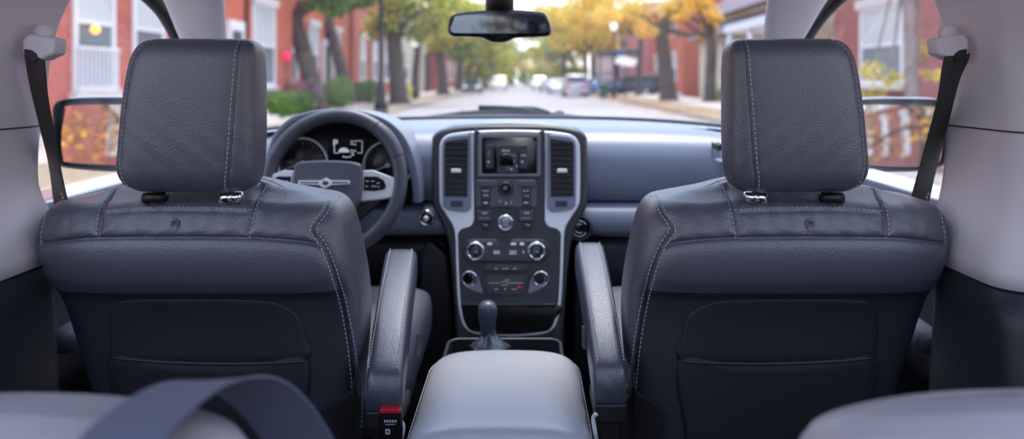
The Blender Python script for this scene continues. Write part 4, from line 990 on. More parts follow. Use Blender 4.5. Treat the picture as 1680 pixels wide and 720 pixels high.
wiper((780, 186, 2.47), (972, 196, 2.36), (760, 190, 2.48), 'right windscreen wiper resting on the foot of the glass, reaching towards the passenger')
# ---------------------------------------------------------------- the street (setting)
def strip(name, x0, x1, y0, y1, z, m, thick=0.3):
    bm = NB(); box(bm, (x0, y0, z-thick), (x1, y1, z)); return tag(obj(name, bm, m, smooth=False), kind='structure')
ASPH = mat('asphalt', (146, 138, 138), 0.55, bump=('noise', 30, 0.4, 0.01), vary=(1.6, 0.10))
PAVE = mat('pavement', (176, 164, 158), 0.8, vary=(3, 0.12))
KERB = mat('kerb_stone', (150, 138, 124), 0.8, vary=(4, 0.2))
SOIL = mat('verge_leaf_litter', (146, 132, 112), 0.9, bump=('noise', 30, 0.8, 0.03), vary=(9, 0.35))
strip('ground', -160, 160, -90, 420, -0.16, mat('far_ground', (150, 145, 135), 0.9), 0.2)
strip('road', -5.4, 6.2, -60, 300, 0.0, ASPH, 0.1)
strip('trim_20', -5.65, -5.4, -60, 300, 0.12, KERB); strip('trim_21', 6.2, 6.45, -60, 300, 0.12, KERB)
strip('trim_22', -7.3, -5.65, -60, 300, 0.10, SOIL, 0.25); strip('trim_23', 6.45, 8.3, -60, 300, 0.10, SOIL, 0.25)
strip('trim_24', -10.5, -7.3, -60, 300, 0.12, PAVE, 0.25); strip('trim_25', 8.3, 12.0, -60, 300, 0.12, PAVE, 0.25)

# ---------------------------------------------------------------- leaves and trees
def leafmat(name, rgb, amt=0.25):
    m = mat(name, rgb, 0.6, vary=(0.9, amt)); n = m.node_tree; b = n.nodes['Principled BSDF']; o = n.nodes['Material Output']
    tr = n.nodes.new('ShaderNodeBsdfTranslucent'); mx = n.nodes.new('ShaderNodeMixShader'); mx.inputs[0].default_value = 0.45
    lk = b.inputs['Base Color'].links[0].from_socket; n.links.new(lk, tr.inputs[0])
    n.links.new(b.outputs[0], mx.inputs[1]); n.links.new(tr.outputs[0], mx.inputs[2]); n.links.new(mx.outputs[0], o.inputs[0]); return m
LG = leafmat('leaf_green', (124, 150, 62)); LDG = leafmat('leaf_deep_green', (84, 118, 52)); LY = leafmat('leaf_yellow', (236, 208, 104)); LO = leafmat('leaf_orange', (244, 180, 78))  # yellow and orange paled, haze and glow put into the colour
LGY = leafmat('leaf_olive', (176, 172, 78)); LRU = leafmat('leaf_rust', (190, 118, 60)); LPA = leafmat('leaf_haze', (190, 198, 160))  # the pale green paints distance haze into the far crowns
LRB = leafmat('leaf_brown', (150, 108, 74)); HED = leafmat('leaf_hedge', (88, 122, 66))
BARK = mat('bark', (92, 78, 70), 0.9, bump=('noise', 25, 0.8, 0.03), vary=(6, 0.25))
BARKG = mat('bark_grey', (150, 138, 134), 0.9, bump=('noise', 25, 0.8, 0.03), vary=(6, 0.2))
def leaves(bm, c, r, n, size, rnd, mats=1, nm=None, shell=0.5):
    for _ in range(n):
        while True:
            d = Vector((rnd.uniform(-1, 1), rnd.uniform(-1, 1), rnd.uniform(-1, 1)))
            if 0.02 < d.length <= 1: break
        d = d.normalized()*(d.length**shell); p = Vector((c[0]+d.x*r[0], c[1]+d.y*r[1], c[2]+d.z*r[2]))
        a = Vector((rnd.gauss(0, 1), rnd.gauss(0, 1), rnd.gauss(0, 1))).normalized(); b = a.cross(Vector((rnd.gauss(0, 1), rnd.gauss(0, 1), rnd.gauss(0, 1)))).normalized(); s = size*rnd.uniform(0.6, 1.3)
        v = [bm.verts.new(p+a*s*x+b*s*y) for x, y in ((0, -0.7), (0.42, 0), (0, 0.8), (-0.42, 0))]
        f = bm.faces.new(v); f.material_index = rnd.randrange(mats)
def tree(x, y, label, trunk_r, fork, top, lean, mats, clumps, seed, bark=None, base=0.1, nleaf=260, size=0.16, group=None, branches=6, name='street_tree'):
    rnd = random.Random(seed); root = empty(name, (x, y, base), label, 'tree', group)
    bm = NB(); f = Vector((x+lean[0], y+lean[1], base+fork))
    L = smoothline([Vector((x, y, base-0.05)), Vector((x+lean[0]*0.25+rnd.uniform(-.08, .08), y, base+fork*0.4)), f], 5)
    tube(bm, L, [trunk_r*(1.35 if i == 0 else 1.12 if i == 1 else 1.0-0.25*i/len(L)) for i in range(len(L))], 12); obj('trunk', bm, bark or BARK, root)
    cl = []
    for (dx, dy, dz, r) in clumps:
        cx_ = max(x+dx, -8.8+1.3*r) if x < 0 else min(x+dx, (9.8 if y < 35 else 11.6 if y < 54 else 10.3)-1.3*r)
        cl.append((Vector((cx_, y+dy, dz)), r))
    for i, (c, r) in enumerate(cl[:branches]):
        bm = NB(); mid = f.lerp(c, 0.5)+Vector((rnd.uniform(-.3, .3), 0, rnd.uniform(-0.2, 0.5)))
        B = smoothline([L[-2], f, mid, c], 4); tube(bm, B, [trunk_r*0.62*(1-0.85*k/len(B)) for k in range(len(B))], 7); obj('branch', bm, bark or BARK, root)
    bm = NB()
    for c, r in cl:
        for _ in range(4):
            o_ = Vector((rnd.uniform(-1, 1), rnd.uniform(-1, 1), rnd.uniform(-.7, .7)))*r*0.55
            leaves(bm, c+o_, (r*0.7, r*0.7, r*0.5), nleaf//4, size, rnd, len(mats))
    if cl: obj('crown', bm, mats, root, smooth='leaf', weld=False)
    return root
def clumps(rnd, n, rx, ry, z0, z1, r, cx=0, cy=0):
    return [(cx+rnd.uniform(-rx, rx), cy+rnd.uniform(-ry, ry), rnd.uniform(z0, z1), r*rnd.uniform(0.75, 1.25)) for _ in range(n)]
R_ = random.Random(11)
G1 = 'street trees along both pavements'
def gx(px, Y): return (px-CX)*Y/F
# left row
tree(gx(520, 28), 28, 'thick dark trunk with green leaves, above the left of the steering wheel', 0.42, 3.7, 8, (-0.9, 0), [LDG, LG], [(-0.4, -0.5, 4.3, 0.8), (-1.3, -0.5, 4.9, 1.0), (0.9, 0.3, 4.6, 0.8), (0.6, -.3, 5.6, 1.1), (-1.8, 0, 5.9, 1.2), (1.6, 1, 6.2, 1.3), (-0.2, 0, 7.2, 1.4)], 1, nleaf=300)
tree(gx(566, 34), 34, 'slim leaning dark trunk second from the brick house corner', 0.33, 4.3, 9, (-0.9, 0), [LDG, LG, LGY], [(-1.2, 0, 5.6, 1.0), (0.6, 0, 5.4, 0.8), (0.2, 0, 6.4, 1.2), (-1, 0.4, 7.3, 1.5), (1.4, 1, 7.2, 1.3)], 2, nleaf=260, size=0.18)
tree(gx(655, 38), 38, 'broad dark tree with yellow-green leaves just right of the near black lamp post', 0.52, 3.6, 9, (-0.3, 0), [LGY, LG, LDG, LY], [(-1.6, -1, 4.1, 0.9), (-0.3, -0.5, 4.3, 1.0), (1.2, -0.6, 4.2, 1.0), (0.4, 0, 5.2, 1.3), (-1.4, 0, 5.4, 1.3), (2.0, 0, 5.4, 1.2), (-0.4, 0.3, 6.6, 1.6), (1.6, 1, 6.8, 1.5)], 3, nleaf=420, size=0.18)
tree(gx(681, 52), 52, 'thin dark trunk between the broad left tree and the far lamp post', 0.32, 4.4, 9, (0.3, 0), [LGY, LG, LY], [(-1.5, 0, 5.2, 1.4), (0.8, 0, 5.0, 1.2), (1.8, 0, 6.4, 1.6), (-0.4, 0, 6.8, 1.8)], 4, nleaf=420, size=0.22)
tree(gx(727, 60), 60, 'dark trunk with lush yellow-green crown left of the mirror stalk', 0.5, 4.0, 10, (-0.4, 0), [LG, LGY, LY], [(-2.2, 0, 4.8, 1.5), (0, -1, 5.0, 1.5), (1.9, 0, 5.6, 1.6), (0.4, 0, 7, 2.2), (-2, 0, 7, 2.0), (2.8, 1, 7.4, 1.8)], 5, nleaf=520, size=0.24)
tree(gx(752, 82), 82, 'farther dark tree with olive leaves at the left kerb beside parked cars', 0.42, 4.5, 11, (0.4, 0), [LGY, LG, LY, LPA], [(-2, 0, 6, 1.8), (1, 0, 6.2, 1.9), (2.6, 0, 7.6, 2), (0, 0, 8.5, 2.4), (-2.4, 0, 8.6, 2.2)], 6, nleaf=480, size=0.3)
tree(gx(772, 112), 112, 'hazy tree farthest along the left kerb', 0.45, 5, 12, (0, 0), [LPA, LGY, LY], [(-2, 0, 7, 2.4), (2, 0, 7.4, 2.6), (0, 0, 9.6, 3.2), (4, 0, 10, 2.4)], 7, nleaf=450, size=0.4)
# right row
tree(gx(1097, 43), 43, 'stout dark tree with golden leaves right of the street signs', 0.52, 4.4, 9, (-0.5, 0), [LO, LY, LY], [(-1.5, -1, 4.4, 0.7), (1.9, -1.5, 4.0, 0.55), (2.6, -1.5, 4.7, 0.5), (-2.4, -1, 5.4, 1.1), (0.2, 0, 5.8, 1.0), (2.2, 0, 6.4, 1.3), (-4.0, -1, 5.3, 1.0), (-0.8, 0, 7.4, 1.8)], 8, nleaf=300, size=0.17)
tree(gx(1165, 41), 41, 'bare forked tree beside the passenger headrest with orange leaves at its top', 0.38, 3.6, 9, (0.1, 0), [LO, LY], [(-1.7, 0, 5.0, 0.5), (1.6, 0, 5.6, 0.8), (0.3, 0, 6.2, 1.0), (1.9, -0.4, 5.0, 0.5), (-0.6, 0.5, 7.0, 1.4)], 9, nleaf=240, size=0.16)
tree(gx(1047, 56), 56, 'thin dark trunk with golden crown between the lamp and the stout right tree', 0.24, 4.6, 10, (0.2, 0), [LO, LY, LGY], [(-3.4, 0, 5.6, 1.2), (-1.2, 0, 5.4, 1.1), (0.9, 0, 6.2, 1.3), (-2.2, 0, 7.2, 1.8), (2.2, 0, 7.6, 1.6), (-5.2, 0, 6.4, 1.3)], 10, nleaf=380, size=0.2)
tree(gx(975, 84), 84, 'golden tree behind the right lamp post and parked cars', 0.3, 5.4, 12, (-0.3, 0), [LY, LO, LGY], [(-3, 0, 8.0, 1.7), (0, 0, 8.0, 1.7), (3, 0, 8.4, 1.7), (-5.4, 0, 9.0, 2.0), (-1, 0, 10.4, 2.6)], 12, nleaf=420, size=0.3)
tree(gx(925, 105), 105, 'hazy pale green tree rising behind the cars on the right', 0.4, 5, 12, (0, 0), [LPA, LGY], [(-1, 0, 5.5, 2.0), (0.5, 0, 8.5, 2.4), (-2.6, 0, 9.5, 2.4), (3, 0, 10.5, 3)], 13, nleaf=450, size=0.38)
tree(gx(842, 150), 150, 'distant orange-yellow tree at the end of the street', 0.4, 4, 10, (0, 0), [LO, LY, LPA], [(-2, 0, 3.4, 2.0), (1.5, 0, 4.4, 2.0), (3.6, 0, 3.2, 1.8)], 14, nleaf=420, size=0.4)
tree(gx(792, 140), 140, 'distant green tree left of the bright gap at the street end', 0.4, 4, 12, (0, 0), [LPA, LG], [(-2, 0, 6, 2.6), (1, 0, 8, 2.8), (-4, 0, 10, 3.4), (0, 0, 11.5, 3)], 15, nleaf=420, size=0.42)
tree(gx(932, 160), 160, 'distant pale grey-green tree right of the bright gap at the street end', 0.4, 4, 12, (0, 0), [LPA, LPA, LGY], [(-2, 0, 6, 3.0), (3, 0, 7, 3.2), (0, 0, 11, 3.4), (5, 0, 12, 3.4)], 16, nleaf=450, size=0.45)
# farther avenue trees closing the view
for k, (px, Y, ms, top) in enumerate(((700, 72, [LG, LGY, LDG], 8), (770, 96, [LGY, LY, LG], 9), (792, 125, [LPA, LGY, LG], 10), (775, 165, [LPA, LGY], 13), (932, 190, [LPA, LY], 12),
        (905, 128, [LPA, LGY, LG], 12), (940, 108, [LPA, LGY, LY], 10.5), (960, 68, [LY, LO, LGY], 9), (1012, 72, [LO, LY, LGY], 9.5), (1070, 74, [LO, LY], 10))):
    far = Y > 90; sz = 0.0026*Y+0.05
    c_ = [(-2.6, 0, top*0.52, 1.9), (0.2, 0, top*0.60, 2.0), (2.6, 0, top*0.58, 1.9), (-3.6, 0, top*0.8, 2.2), (0, 0, top*0.85, 2.4), (3.4, 0, top*0.82, 2.2), (-1.6, 0, top*1.05, 2.4), (2.0, 0, top*1.08, 2.4)]
    if far: c_ += [(-5, 0, 1.8, 1.8), (-2.2, 0, 2.4, 2.0), (1.2, 0, 2.2, 2.0), (4.2, 0, 2.0, 1.8), (5.2, 0, top*0.5, 2.2), (-5.5, 0, top*0.5, 2.2)]
    if k in (3, 4): c_ = [(dx*1.5, 0, z*0.75, r*1.4) for dx, _, z, r in c_]
    desc = ['full green tree filling the left row behind the near trunks', 'yellow-green tree arching over the left parked cars', 'pale olive tree far down the left row', 'largest hazy tree closing the street left of the bright gap', 'hazy yellowish tree closing the street right of the bright gap', 'pale green tree behind the farthest white van', 'pale yellow-green tree between the far van and pink terrace', 'golden-yellow tree over the pale pinkish van', 'deep gold tree above the street name signs', 'orange tree behind the stout right trunk'][k]
    X_ = gx(px, Y); tree(X_, Y, desc, 0.3, 3.8, top, (0, 0), ms, c_, 70+k, nleaf=420, size=sz)
# young grey tree outside the right window
tree(gx(1497, 13.5), 13.5, 'smooth grey trunk outside the passenger window in front of the brick house', 0.135, 4.8, 7, (-0.15, 0), [LY, LGY], [(-0.75, 0, 1.62, 0.34), (0.42, 0.3, 1.95, 0.30), (-0.35, 0.2, 1.36, 0.28), (0.45, 0.2, 1.45, 0.26), (-0.3, 0.2, 5.5, 1.0)], 17, BARKG, nleaf=150, size=0.055, branches=4)
# trees behind, seen only in the mirrors
for i, (x, y) in enumerate(((-6.8, -15), (7.4, -14), (-6.7, -24), (7.2, -24), (-7, -34), (7, -36))):
    tree(x, y, 'autumn tree behind the car, seen only in a mirror', 0.22, 2.2, 8, (0.2, 0), [LRB, LO, LRB], clumps(R_, 12, 2.4, 2.4, 1.2, 4.6, 0.95), 30+i, nleaf=130, size=0.12, group='trees behind the car reflected in the mirrors', branches=8)

# ---------------------------------------------------------------- houses
BR1 = brick_mat('brick_red', (190, 84, 66), (170, 70, 58), (190, 140, 125)); BR2 = brick_mat('brick_orange', (200, 92, 62), (182, 80, 58), (196, 130, 105)); BR3 = brick_mat('brick_dusky', (158, 82, 76), (140, 70, 68), (165, 125, 120))
WHT = mat('painted_white', (226, 226, 230), 0.6); CRM = mat('painted_cream', (206, 196, 178), 0.7, vary=(2, 0.06)); STO = mat('stone_sill', (205, 200, 196), 0.8)
PANE = mat('house_pane', (120, 132, 140), 0.15, spec=0.7); PAND = mat('curtain_pane', (196, 200, 200), 0.4); SLATE = mat('slate_roof', (104, 84, 98), 0.7, bump=('noise', 12, 0.5, 0.03))
GREEND = mat('door_green', (70, 84, 74), 0.5)
def house(x_face, s, y0, y1, h, m, label, wins, depth=9.0, cornice=True, roof=None, door=None):
    # s = -1: stands left of the road (its face looks +X); s = +1: right of the road
    root = empty('brick_house' if m in (BR1, BR2, BR3) else 'house', (x_face, (y0+y1)/2, 0.1), label, 'house')
    bm = NB(); box(bm, (min(x_face, x_face+s*depth), y0, 0.0), (max(x_face, x_face+s*depth), y1, h)); obj('wall', bm, m, root, smooth=False)
    n = -s
    def bx(bm, a, b, c, d, e, f): box(bm, (min(x_face+n*a, x_face+n*b), c, e), (max(x_face+n*a, x_face+n*b), d, f))
    for w in wins:
        a, b, z0, z1 = w[:4]; kind = w[4] if len(w) > 4 else 'sash'
        bm = NB(); t = 0.11
        bx(bm, -0.02, 0.06, a, a+t, z0, z1); bx(bm, -0.02, 0.06, b-t, b, z0, z1); bx(bm, -0.02, 0.06, a+t, b-t, z1-t, z1); bx(bm, -0.02, 0.06, a+t, b-t, z0, z0+t)
        bx(bm, -0.02, 0.05, a+t, b-t, (z0+z1)/2-0.04, (z0+z1)/2+0.04); fr = obj('window', bm, WHT, root, smooth=False)
        bm = NB(); bx(bm, 0.0, 0.015, a+t, b-t, z0+t, (z0+z1)/2-0.04); obj('pane', bm, PANE, fr, smooth=False)
        bm = NB(); bx(bm, 0.0, 0.02, a+t, b-t, (z0+z1)/2+0.04, z1-t); obj('pane', bm, PAND, fr, smooth=False)
        bm = NB(); bx(bm, -0.02, 0.14, a-0.12, b+0.12, z1, z1+0.28); obj('lintel', bm, STO, root, smooth=False)
        bm = NB(); bx(bm, -0.02, 0.16, a-0.10, b+0.10, z0-0.14, z0); obj('sill', bm, STO, root, smooth=False)
        if kind == 'rail':
            bm = NB(); bx(bm, 0.12, 0.16, a, b, z0+0.86, z0+0.92); bx(bm, 0.12, 0.16, a, b, z0+0.02, z0+0.06)
            k = a+0.04
            while k < b: bx(bm, 0.125, 0.155, k, k+0.045, z0+0.04, z0+0.88); k += 0.14
            obj('window_guard', bm, WHT, root, smooth=False)
    if cornice:
        bm = NB(); bx(bm, -0.02, 0.30, y0, y1, h-0.4, h); obj('cornice', bm, WHT, root, smooth=False)
        bm = NB(); bx(bm, -0.02, 0.04, y0, y1, 0.0, 0.35); obj('plinth', bm, STO, root, smooth=False)
    if door:
        a, b, z1 = door; bm = NB(); bx(bm, -0.02, 0.08, a, b, 0.55, z1); d = obj('front_door', bm, GREEND, root, smooth=False)
        bm = NB(); bx(bm, -0.02, 0.14, a-0.15, a, 0.55, z1+0.3); bx(bm, -0.02, 0.14, b, b+0.15, 0.55, z1+0.3); bx(bm, -0.02, 0.14, a, b, z1, z1+0.3); obj('door_frame', bm, WHT, d, smooth=False)
        bm = NB()
        for q in range(3): bx(bm, 0, 1.2-0.35*q, a-0.2, b+0.2, 0.1+0.16*q, 0.1+0.16*(q+1))
        obj('steps', bm, STO, root, smooth=False)
    if roof:
        bm = NB(); xf, xb = x_face+n*0.5, x_face+s*depth; zm = h+roof; xm = (xf+xb)/2
        prism(bm, [(xf, y0-0.3, h-0.1), (xb, y0-0.3, h-0.1), (xm, y0-0.3, zm)], (0, y1-y0+0.6, 0)); obj('roof', bm, SLATE, root, smooth=False)
    return root
def pY(px, xf): return xf*F/(px-CX)
W = lambda p0, p1, xf, z0, z1, *k: (pY(p0, xf), pY(p1, xf), z0, z1, *k)
XF = -9.0
house(XF, -1, 5.5, 18.6, 9.5, BR1, 'red brick house seen through the driver side window, white windows with a low guard',
      [W(118, 186, XF, 1.15, 4.0, 'rail'), W(216, 268, XF, 1.15, 4.0), (8.6, 10.2, 1.15, 4.0), (14.0, 15.3, 5.4, 8.0), (16.3, 17.6, 5.4, 8.0)])
house(XF, -1, 18.65, 27.2, 9.2, BR2, 'orange brick house with tall white window between the driver headrest and the first tree',
      [W(413, 450, XF, 1.15, 3.95), (19.2, 20.2, 1.4, 3.4), (20.8, 22.2, 5.2, 7.6), (24, 25.4, 5.2, 7.6)], door=(21.3, 22.1, 2.9))
house(XF-0.6, -1, 27.25, 38.5, 9.6, BR2, 'orange brick house behind the two leaning trees',
      [(28.2, 29.6, 1.3, 3.8), (31.2, 32.6, 1.3, 3.8), (35.2, 36.6, 1.3, 3.8), (28.2, 29.6, 5.2, 7.6)], door=(33.4, 34.4, 3.0))
house(XF-0.4, -1, 38.6, 52, 9, BR1, 'red brick house behind the broad tree and near lamp post', [(40, 41.4, 1.3, 3.8), (43.4, 44.8, 1.3, 3.8), (47, 48.4, 1.3, 3.8)])
house(XF-1.6, -1, 53, 76, 8, CRM, 'pale house far along the left pavement behind the trees', [(56, 58, 1.3, 3.6), (62, 64, 1.3, 3.6), (68, 70, 1.3, 3.6)], roof=3)
for s_, xf in ((-1, -9.0), (1, 10.2)):
    house(xf, s_, -60, -24, 4.6, BR3 if s_ > 0 else BR1, 'brick terrace behind the car on the %s, seen only in the door mirror' % ('left' if s_ < 0 else 'right'), [(-56+i*5.2, -54.4+i*5.2, z, z+2.2) for i in range(6) for z in (1.4,)])
house(XF-0.6, -1, 77, 118, 8, BR1, 'long red brick terrace far along the left pavement', [(79+i*4.2, 80.8+i*4.2, z, z+2.0) for i in range(9) for z in (1.3, 4.6)])
XR_ = 10.0
house(XR_, 1, 8.5, 22.6, 9.5, BR3, 'dusky red brick house seen through the passenger side window, one white sash window',
      [W(1484, 1413, XR_, 1.25, 3.45), (10.5, 12.0, 1.4, 3.4), (15.8, 17.2, 5.2, 7.4)])
hp = house(XR_+1.6, 1, 23.2, 33, 7.0, CRM, 'cream house with porch between the right pillar and the brick house', [(25, 26.3, 1.4, 3.3), (29.5, 30.8, 1.4, 3.3)], roof=2.6, cornice=False)
bm = NB(); box(bm, (XR_-0.6, 23.2, 3.55), (XR_+1.6, 33, 3.9)); obj('porch_roof', bm, WHT, hp, smooth=False)
for y in (23.5, 26.6, 29.7, 32.7):
    bm = NB(); tube(bm, [(XR_-0.4, y, 0.6), (XR_-0.4, y, 3.55)], 0.12, 12); obj('porch_column', bm, WHT, hp)
bm = NB(); box(bm, (XR_-0.6, 23.2, 0.0), (XR_+1.6, 33, 0.6)); obj('porch_floor', bm, STO, hp, smooth=False)
h2 = house(XR_+3.0, 1, 35.5, 52, 5.6, CRM, 'cream house with purple slate roof behind the forked right tree', [(38.5, 39.7, 1.3, 3.2), (45.4, 46.4, 1.3, 3.4), (49, 50, 1.3, 3.2)], roof=3.6, cornice=False, door=(42.2, 43.3, 3.2))
bm = NB(); prism(bm, [(XR_+2.0, 35.5, 4.2), (XR_+3.2, 35.5, 4.2), (XR_+3.2, 35.5, 5.4)], (0, 16.5, 0)); obj('porch_roof', bm, SLATE, h2, smooth=False)
house(XR_+2.2, 1, 54, 68, 8.0, BR2, 'orange brick house just left of the stout right tree', [(56, 57.4, 1.3, 3.4), (60, 61.4, 1.3, 3.4), (64, 65.4, 1.3, 3.4), (56, 57.4, 5, 7), (61, 62.4, 5, 7)])
house(XR_+0.5, 1, 70, 112, 9.0, brick_mat('brick_pink', (208, 120, 120), (190, 104, 108), (214, 180, 176)), 'pink-red brick terrace with many white windows behind the parked cars',
      [(71.5+i*4.6, 74.2+i*4.6, z, z+2.2) for i in range(9) for z in (1.5, 4.6)])
BR1 and None
# downpipe on the left brick house corner
bm = NB(); tube(bm, [P(405, 200, 21.0)*1.0, Vector((gx(405, 21.0), 21.0, 8.8))], 0.03, 8)
# (fixed to the wall face)
dx = XF+0.05-gx(405, 21.0); bmesh.ops.translate(bm, verts=bm.verts, vec=(dx, 0, 0)); bm.free()
bm = NB(); yy = pY(405, XF+0.05); tube(bm, [(XF+0.05, yy, 0.2), (XF+0.05, yy, 8.8)], 0.045, 8); tag(obj('downpipe', bm, RUB), 'thin dark downpipe on the orange brick wall beside the driver headrest', 'pipe')

# ---------------------------------------------------------------- hedges, bushes, planters
def bush(x, y, rx, ry, h, mats, label, seed, n=2600, size=0.07, box_=False, name='bush', cat='bush', group=None):
    rnd = random.Random(seed); bm = NB()
    for _ in range(n):
        if box_: p = Vector((x+rnd.uniform(-rx, rx), y+rnd.uniform(-ry, ry), 0.12+h*rnd.random()))
        else:
            d = Vector((rnd.gauss(0, 1), rnd.gauss(0, 1), rnd.gauss(0, 1))).normalized()*(rnd.random()**0.35); p = Vector((x+d.x*rx, y+d.y*ry, 0.12+h*(0.5+0.5*d.z)))
        a = Vector((rnd.gauss(0, 1), rnd.gauss(0, 1), rnd.gauss(0, 1))).normalized(); b = a.cross(Vector((rnd.gauss(0, 1), rnd.gauss(0, 1), rnd.gauss(0, 1)))).normalized(); s = size*rnd.uniform(0.6, 1.3)
        v = [bm.verts.new(p+a*s*q+b*s*w) for q, w in ((0, -0.7), (0.42, 0), (0, 0.8), (-0.42, 0))]; f = bm.faces.new(v); f.material_index = rnd.randrange(len(mats))
    root = empty(name, (x, y, 0.12), label, cat, group); obj('foliage', bm, mats, root, smooth='leaf', weld=False)
    bm = NB(); tube(bm, [(x, y, 0.05), (x, y, h*0.6)], 0.05, 8); obj('stem', bm, BARK, root); return root
bush(-8.35, 24.5, 0.55, 2.2, 0.85, [HED, LG, HED], 'low clipped green hedge at the foot of the orange brick house', 51, n=5000, box_=True, name='hedge', cat='hedge')
bush(-8.2, 31.3, 0.6, 1.4, 1.5, [HED, LG], 'leafy green bush between the leaning trees and the lamp post', 52)
bush(-8.3, 37.5, 0.8, 1.5, 1.3, [LDG, HED, LG], 'darker green bush behind the near lamp post', 53)
bush(-8.0, 46.0, 0.7, 3.5, 1.0, [LY, LG], 'yellow-green bush farther along the left pavement', 54)
bush(11.2, 38.0, 0.8, 1.2, 0.9, [HED, LG], 'small green bush at the foot of the cream house with purple roof', 55)
bush(9.6, 19.5, 0.35, 1.6, 0.95, [LGY, LY], 'yellowing shrub under the white sash window outside the passenger side', 56, size=0.06)
def flowers(x, y, label, seed, rgb):
    root = empty('flower_pot', (x, y, 0.12), label, 'flower pot'); fm = leafmat('petal_%d' % seed, rgb)
    bm = NB(); lathe(bm, [(0.16, 0), (0.22, 0.35), (0.24, 0.37), (0.20, 0.38)], (x, y, 0.12), axis=(0, 0, 1), seg=16); obj('pot', bm, STO, root)
    bm = NB(); rnd = random.Random(seed); leaves(bm, (x, y, 0.95), (0.4, 0.4, 0.5), 700, 0.06, rnd, 3); obj('blooms', bm, [fm, LDG, fm], root, smooth='leaf', weld=False)
    bm = NB(); tube(bm, [(x, y, 0.3), (x, y, 0.9)], 0.02, 6); obj('stem', bm, BARK, root)
flowers(-8.3, 27.3, 'pot of mauve flowers on the step beside the thick dark trunk', 61, (196, 150, 176)); flowers(-8.6, 26.6, 'pot of dusky pink flowers nearest the hedge', 62, (206, 128, 140))
bm = NB(); ys = 26.2; lathe(bm, [(0.16, 0), (0.16, 0.04), (0.001, 0.04)], (gx(470, ys), ys, H-(92-HY)*ys/F), axis=(0, -1, 0), seg=20); s_ = obj('porch_sign', bm, mat('pink_glow', (250, 60, 120), 0.4, emit=0.6)); tag(s_, 'small glowing pink sign by the doorway left of the thick trunk', 'sign')
bm = NB(); tube(bm, [(gx(470, ys), ys+0.03, H-(92-HY)*ys/F), (gx(470, ys), ys+0.03, 0.1)], 0.02, 6); obj('sign_post', bm, BLK, s_)
bm = NB(); bmesh.ops.create_uvsphere(bm, u_segments=16, v_segments=10, radius=0.09, matrix=Matrix.Translation((XF+0.22, 14.35, 2.42))); o = obj('indoor_glow_globe', bm, mat('warm_globe', (255, 170, 70), 0.4, emit=2.5)); tag(o, 'added warm globe before the white guarded window, standing for light indoors', 'lamp')  # globe added outside the opaque pane in place of warm light indoors
bm = NB(); tube(bm, [(XF, 14.35, 2.5), (XF+0.22, 14.35, 2.5)], 0.015, 6); obj('added_bracket', bm, BLK, o)  # invented bracket carrying the added globe
# fence at the left
fr = empty('iron_railing', (-8.0, 30, 0.12), 'black iron railing in front of the orange brick houses', 'railing')
for z in (0.35, 1.0):
    bm = NB(); tube(bm, [(-8.9, 28.5, z+0.12), (-8.9, 40, z+0.12)], 0.03, 6); obj('rail', bm, BLK, fr)
bm = NB(); k = 28.5
while k < 40: tube(bm, [(-8.9, k, 0.1), (-8.9, k, 1.25)], 0.02, 5); k += 0.22
tag(obj('pickets', bm, BLK, fr), kind='stuff')

# ---------------------------------------------------------------- lamp posts and signs
LMP = mat('lamp_globe', (250, 248, 240), 0.3, emit=0.7); IRON = mat('cast_iron', (34, 36, 40), 0.5)
def lamp(px, Y, top, label, r=0.08, globe=True):
    x = gx(px, Y); root = empty('street_lamp', (x, Y, 0.1), label, 'street lamp')
    bm = NB(); lathe(bm, [(r*2.6, 0), (r*2.6, 0.25), (r*1.9, 0.5), (r*1.5, 0.9), (r, 1.1), (r*0.8, top-0.7), (r*1.6, top-0.62), (r*0.9, top-0.5)], (x, Y, 0.1), axis=(0, 0, 1), seg=14); obj('post', bm, IRON, root)
    bm = NB(); lathe(bm, [(0.05, -0.05), (0.20, 0.08), (0.27, 0.28), (0.24, 0.46), (0.10, 0.60), (0.001, 0.62)], (x, Y, top-0.45), axis=(0, 0, 1), seg=18); obj('globe', bm, LMP, root)
    bm = NB(); lathe(bm, [(0.15, 0), (0.10, 0.06), (0.03, 0.16), (0.001, 0.24)], (x, Y, top+0.13), axis=(0, 0, 1), seg=14); obj('finial', bm, IRON, root)
lamp(625, 26.5, 5.6, 'tall black lamp post nearest on the left pavement, beside the broad tree', 0.105)
lamp(681, 46, 4.0, 'black lamp post with white globe second along the left pavement', 0.08)
lamp(1007, 50, 5.3, 'black lamp post with white globe on the right by the street signs', 0.075)
lamp(943, 92, 5.0, 'far small lamp post in front of the pink brick terrace', 0.075)
lamp(606, 40, 4.1, 'lamp with white globe standing before the red brick, left of the near black post', 0.06)
sgn = empty('street_sign', (gx(985, 52), 52, 0.1), 'dark green street name signs on a pole left of the right lamp post', 'sign'); xs = gx(985, 52)
bm = NB(); tube(bm, [(xs, 52, 0.1), (xs, 52, 4.0)], 0.05, 8); obj('sign_post', bm, IRON, sgn)
bm = NB(); box(bm, (xs-0.3, 51.95, 3.1), (xs+1.5, 52.05, 3.5)); obj('name_plate', bm, mat('sign_green', (38, 78, 66), 0.5), sgn, bevel=0.02)
bm = NB(); box(bm, (xs+1.9, 51.95, 3.2), (xs+2.9, 52.05, 3.6)); box(bm, (xs+1.4, 52.0, 3.38), (xs+2.0, 52.04, 3.44)); obj('name_plate', bm, MATS['sign_green'], sgn, bevel=0.02)
bm = NB(); box(bm, (xs+1.05, 51.9, 3.1), (xs+1.7, 51.96, 3.6)); obj('route_plate', bm, mat('sign_blue', (70, 96, 130), 0.5), sgn, bevel=0.02)
x_ = gx(1027, 47); ws = empty('banner_sign', (x_, 47, 0.1), 'white rounded sign below the green street signs', 'sign')
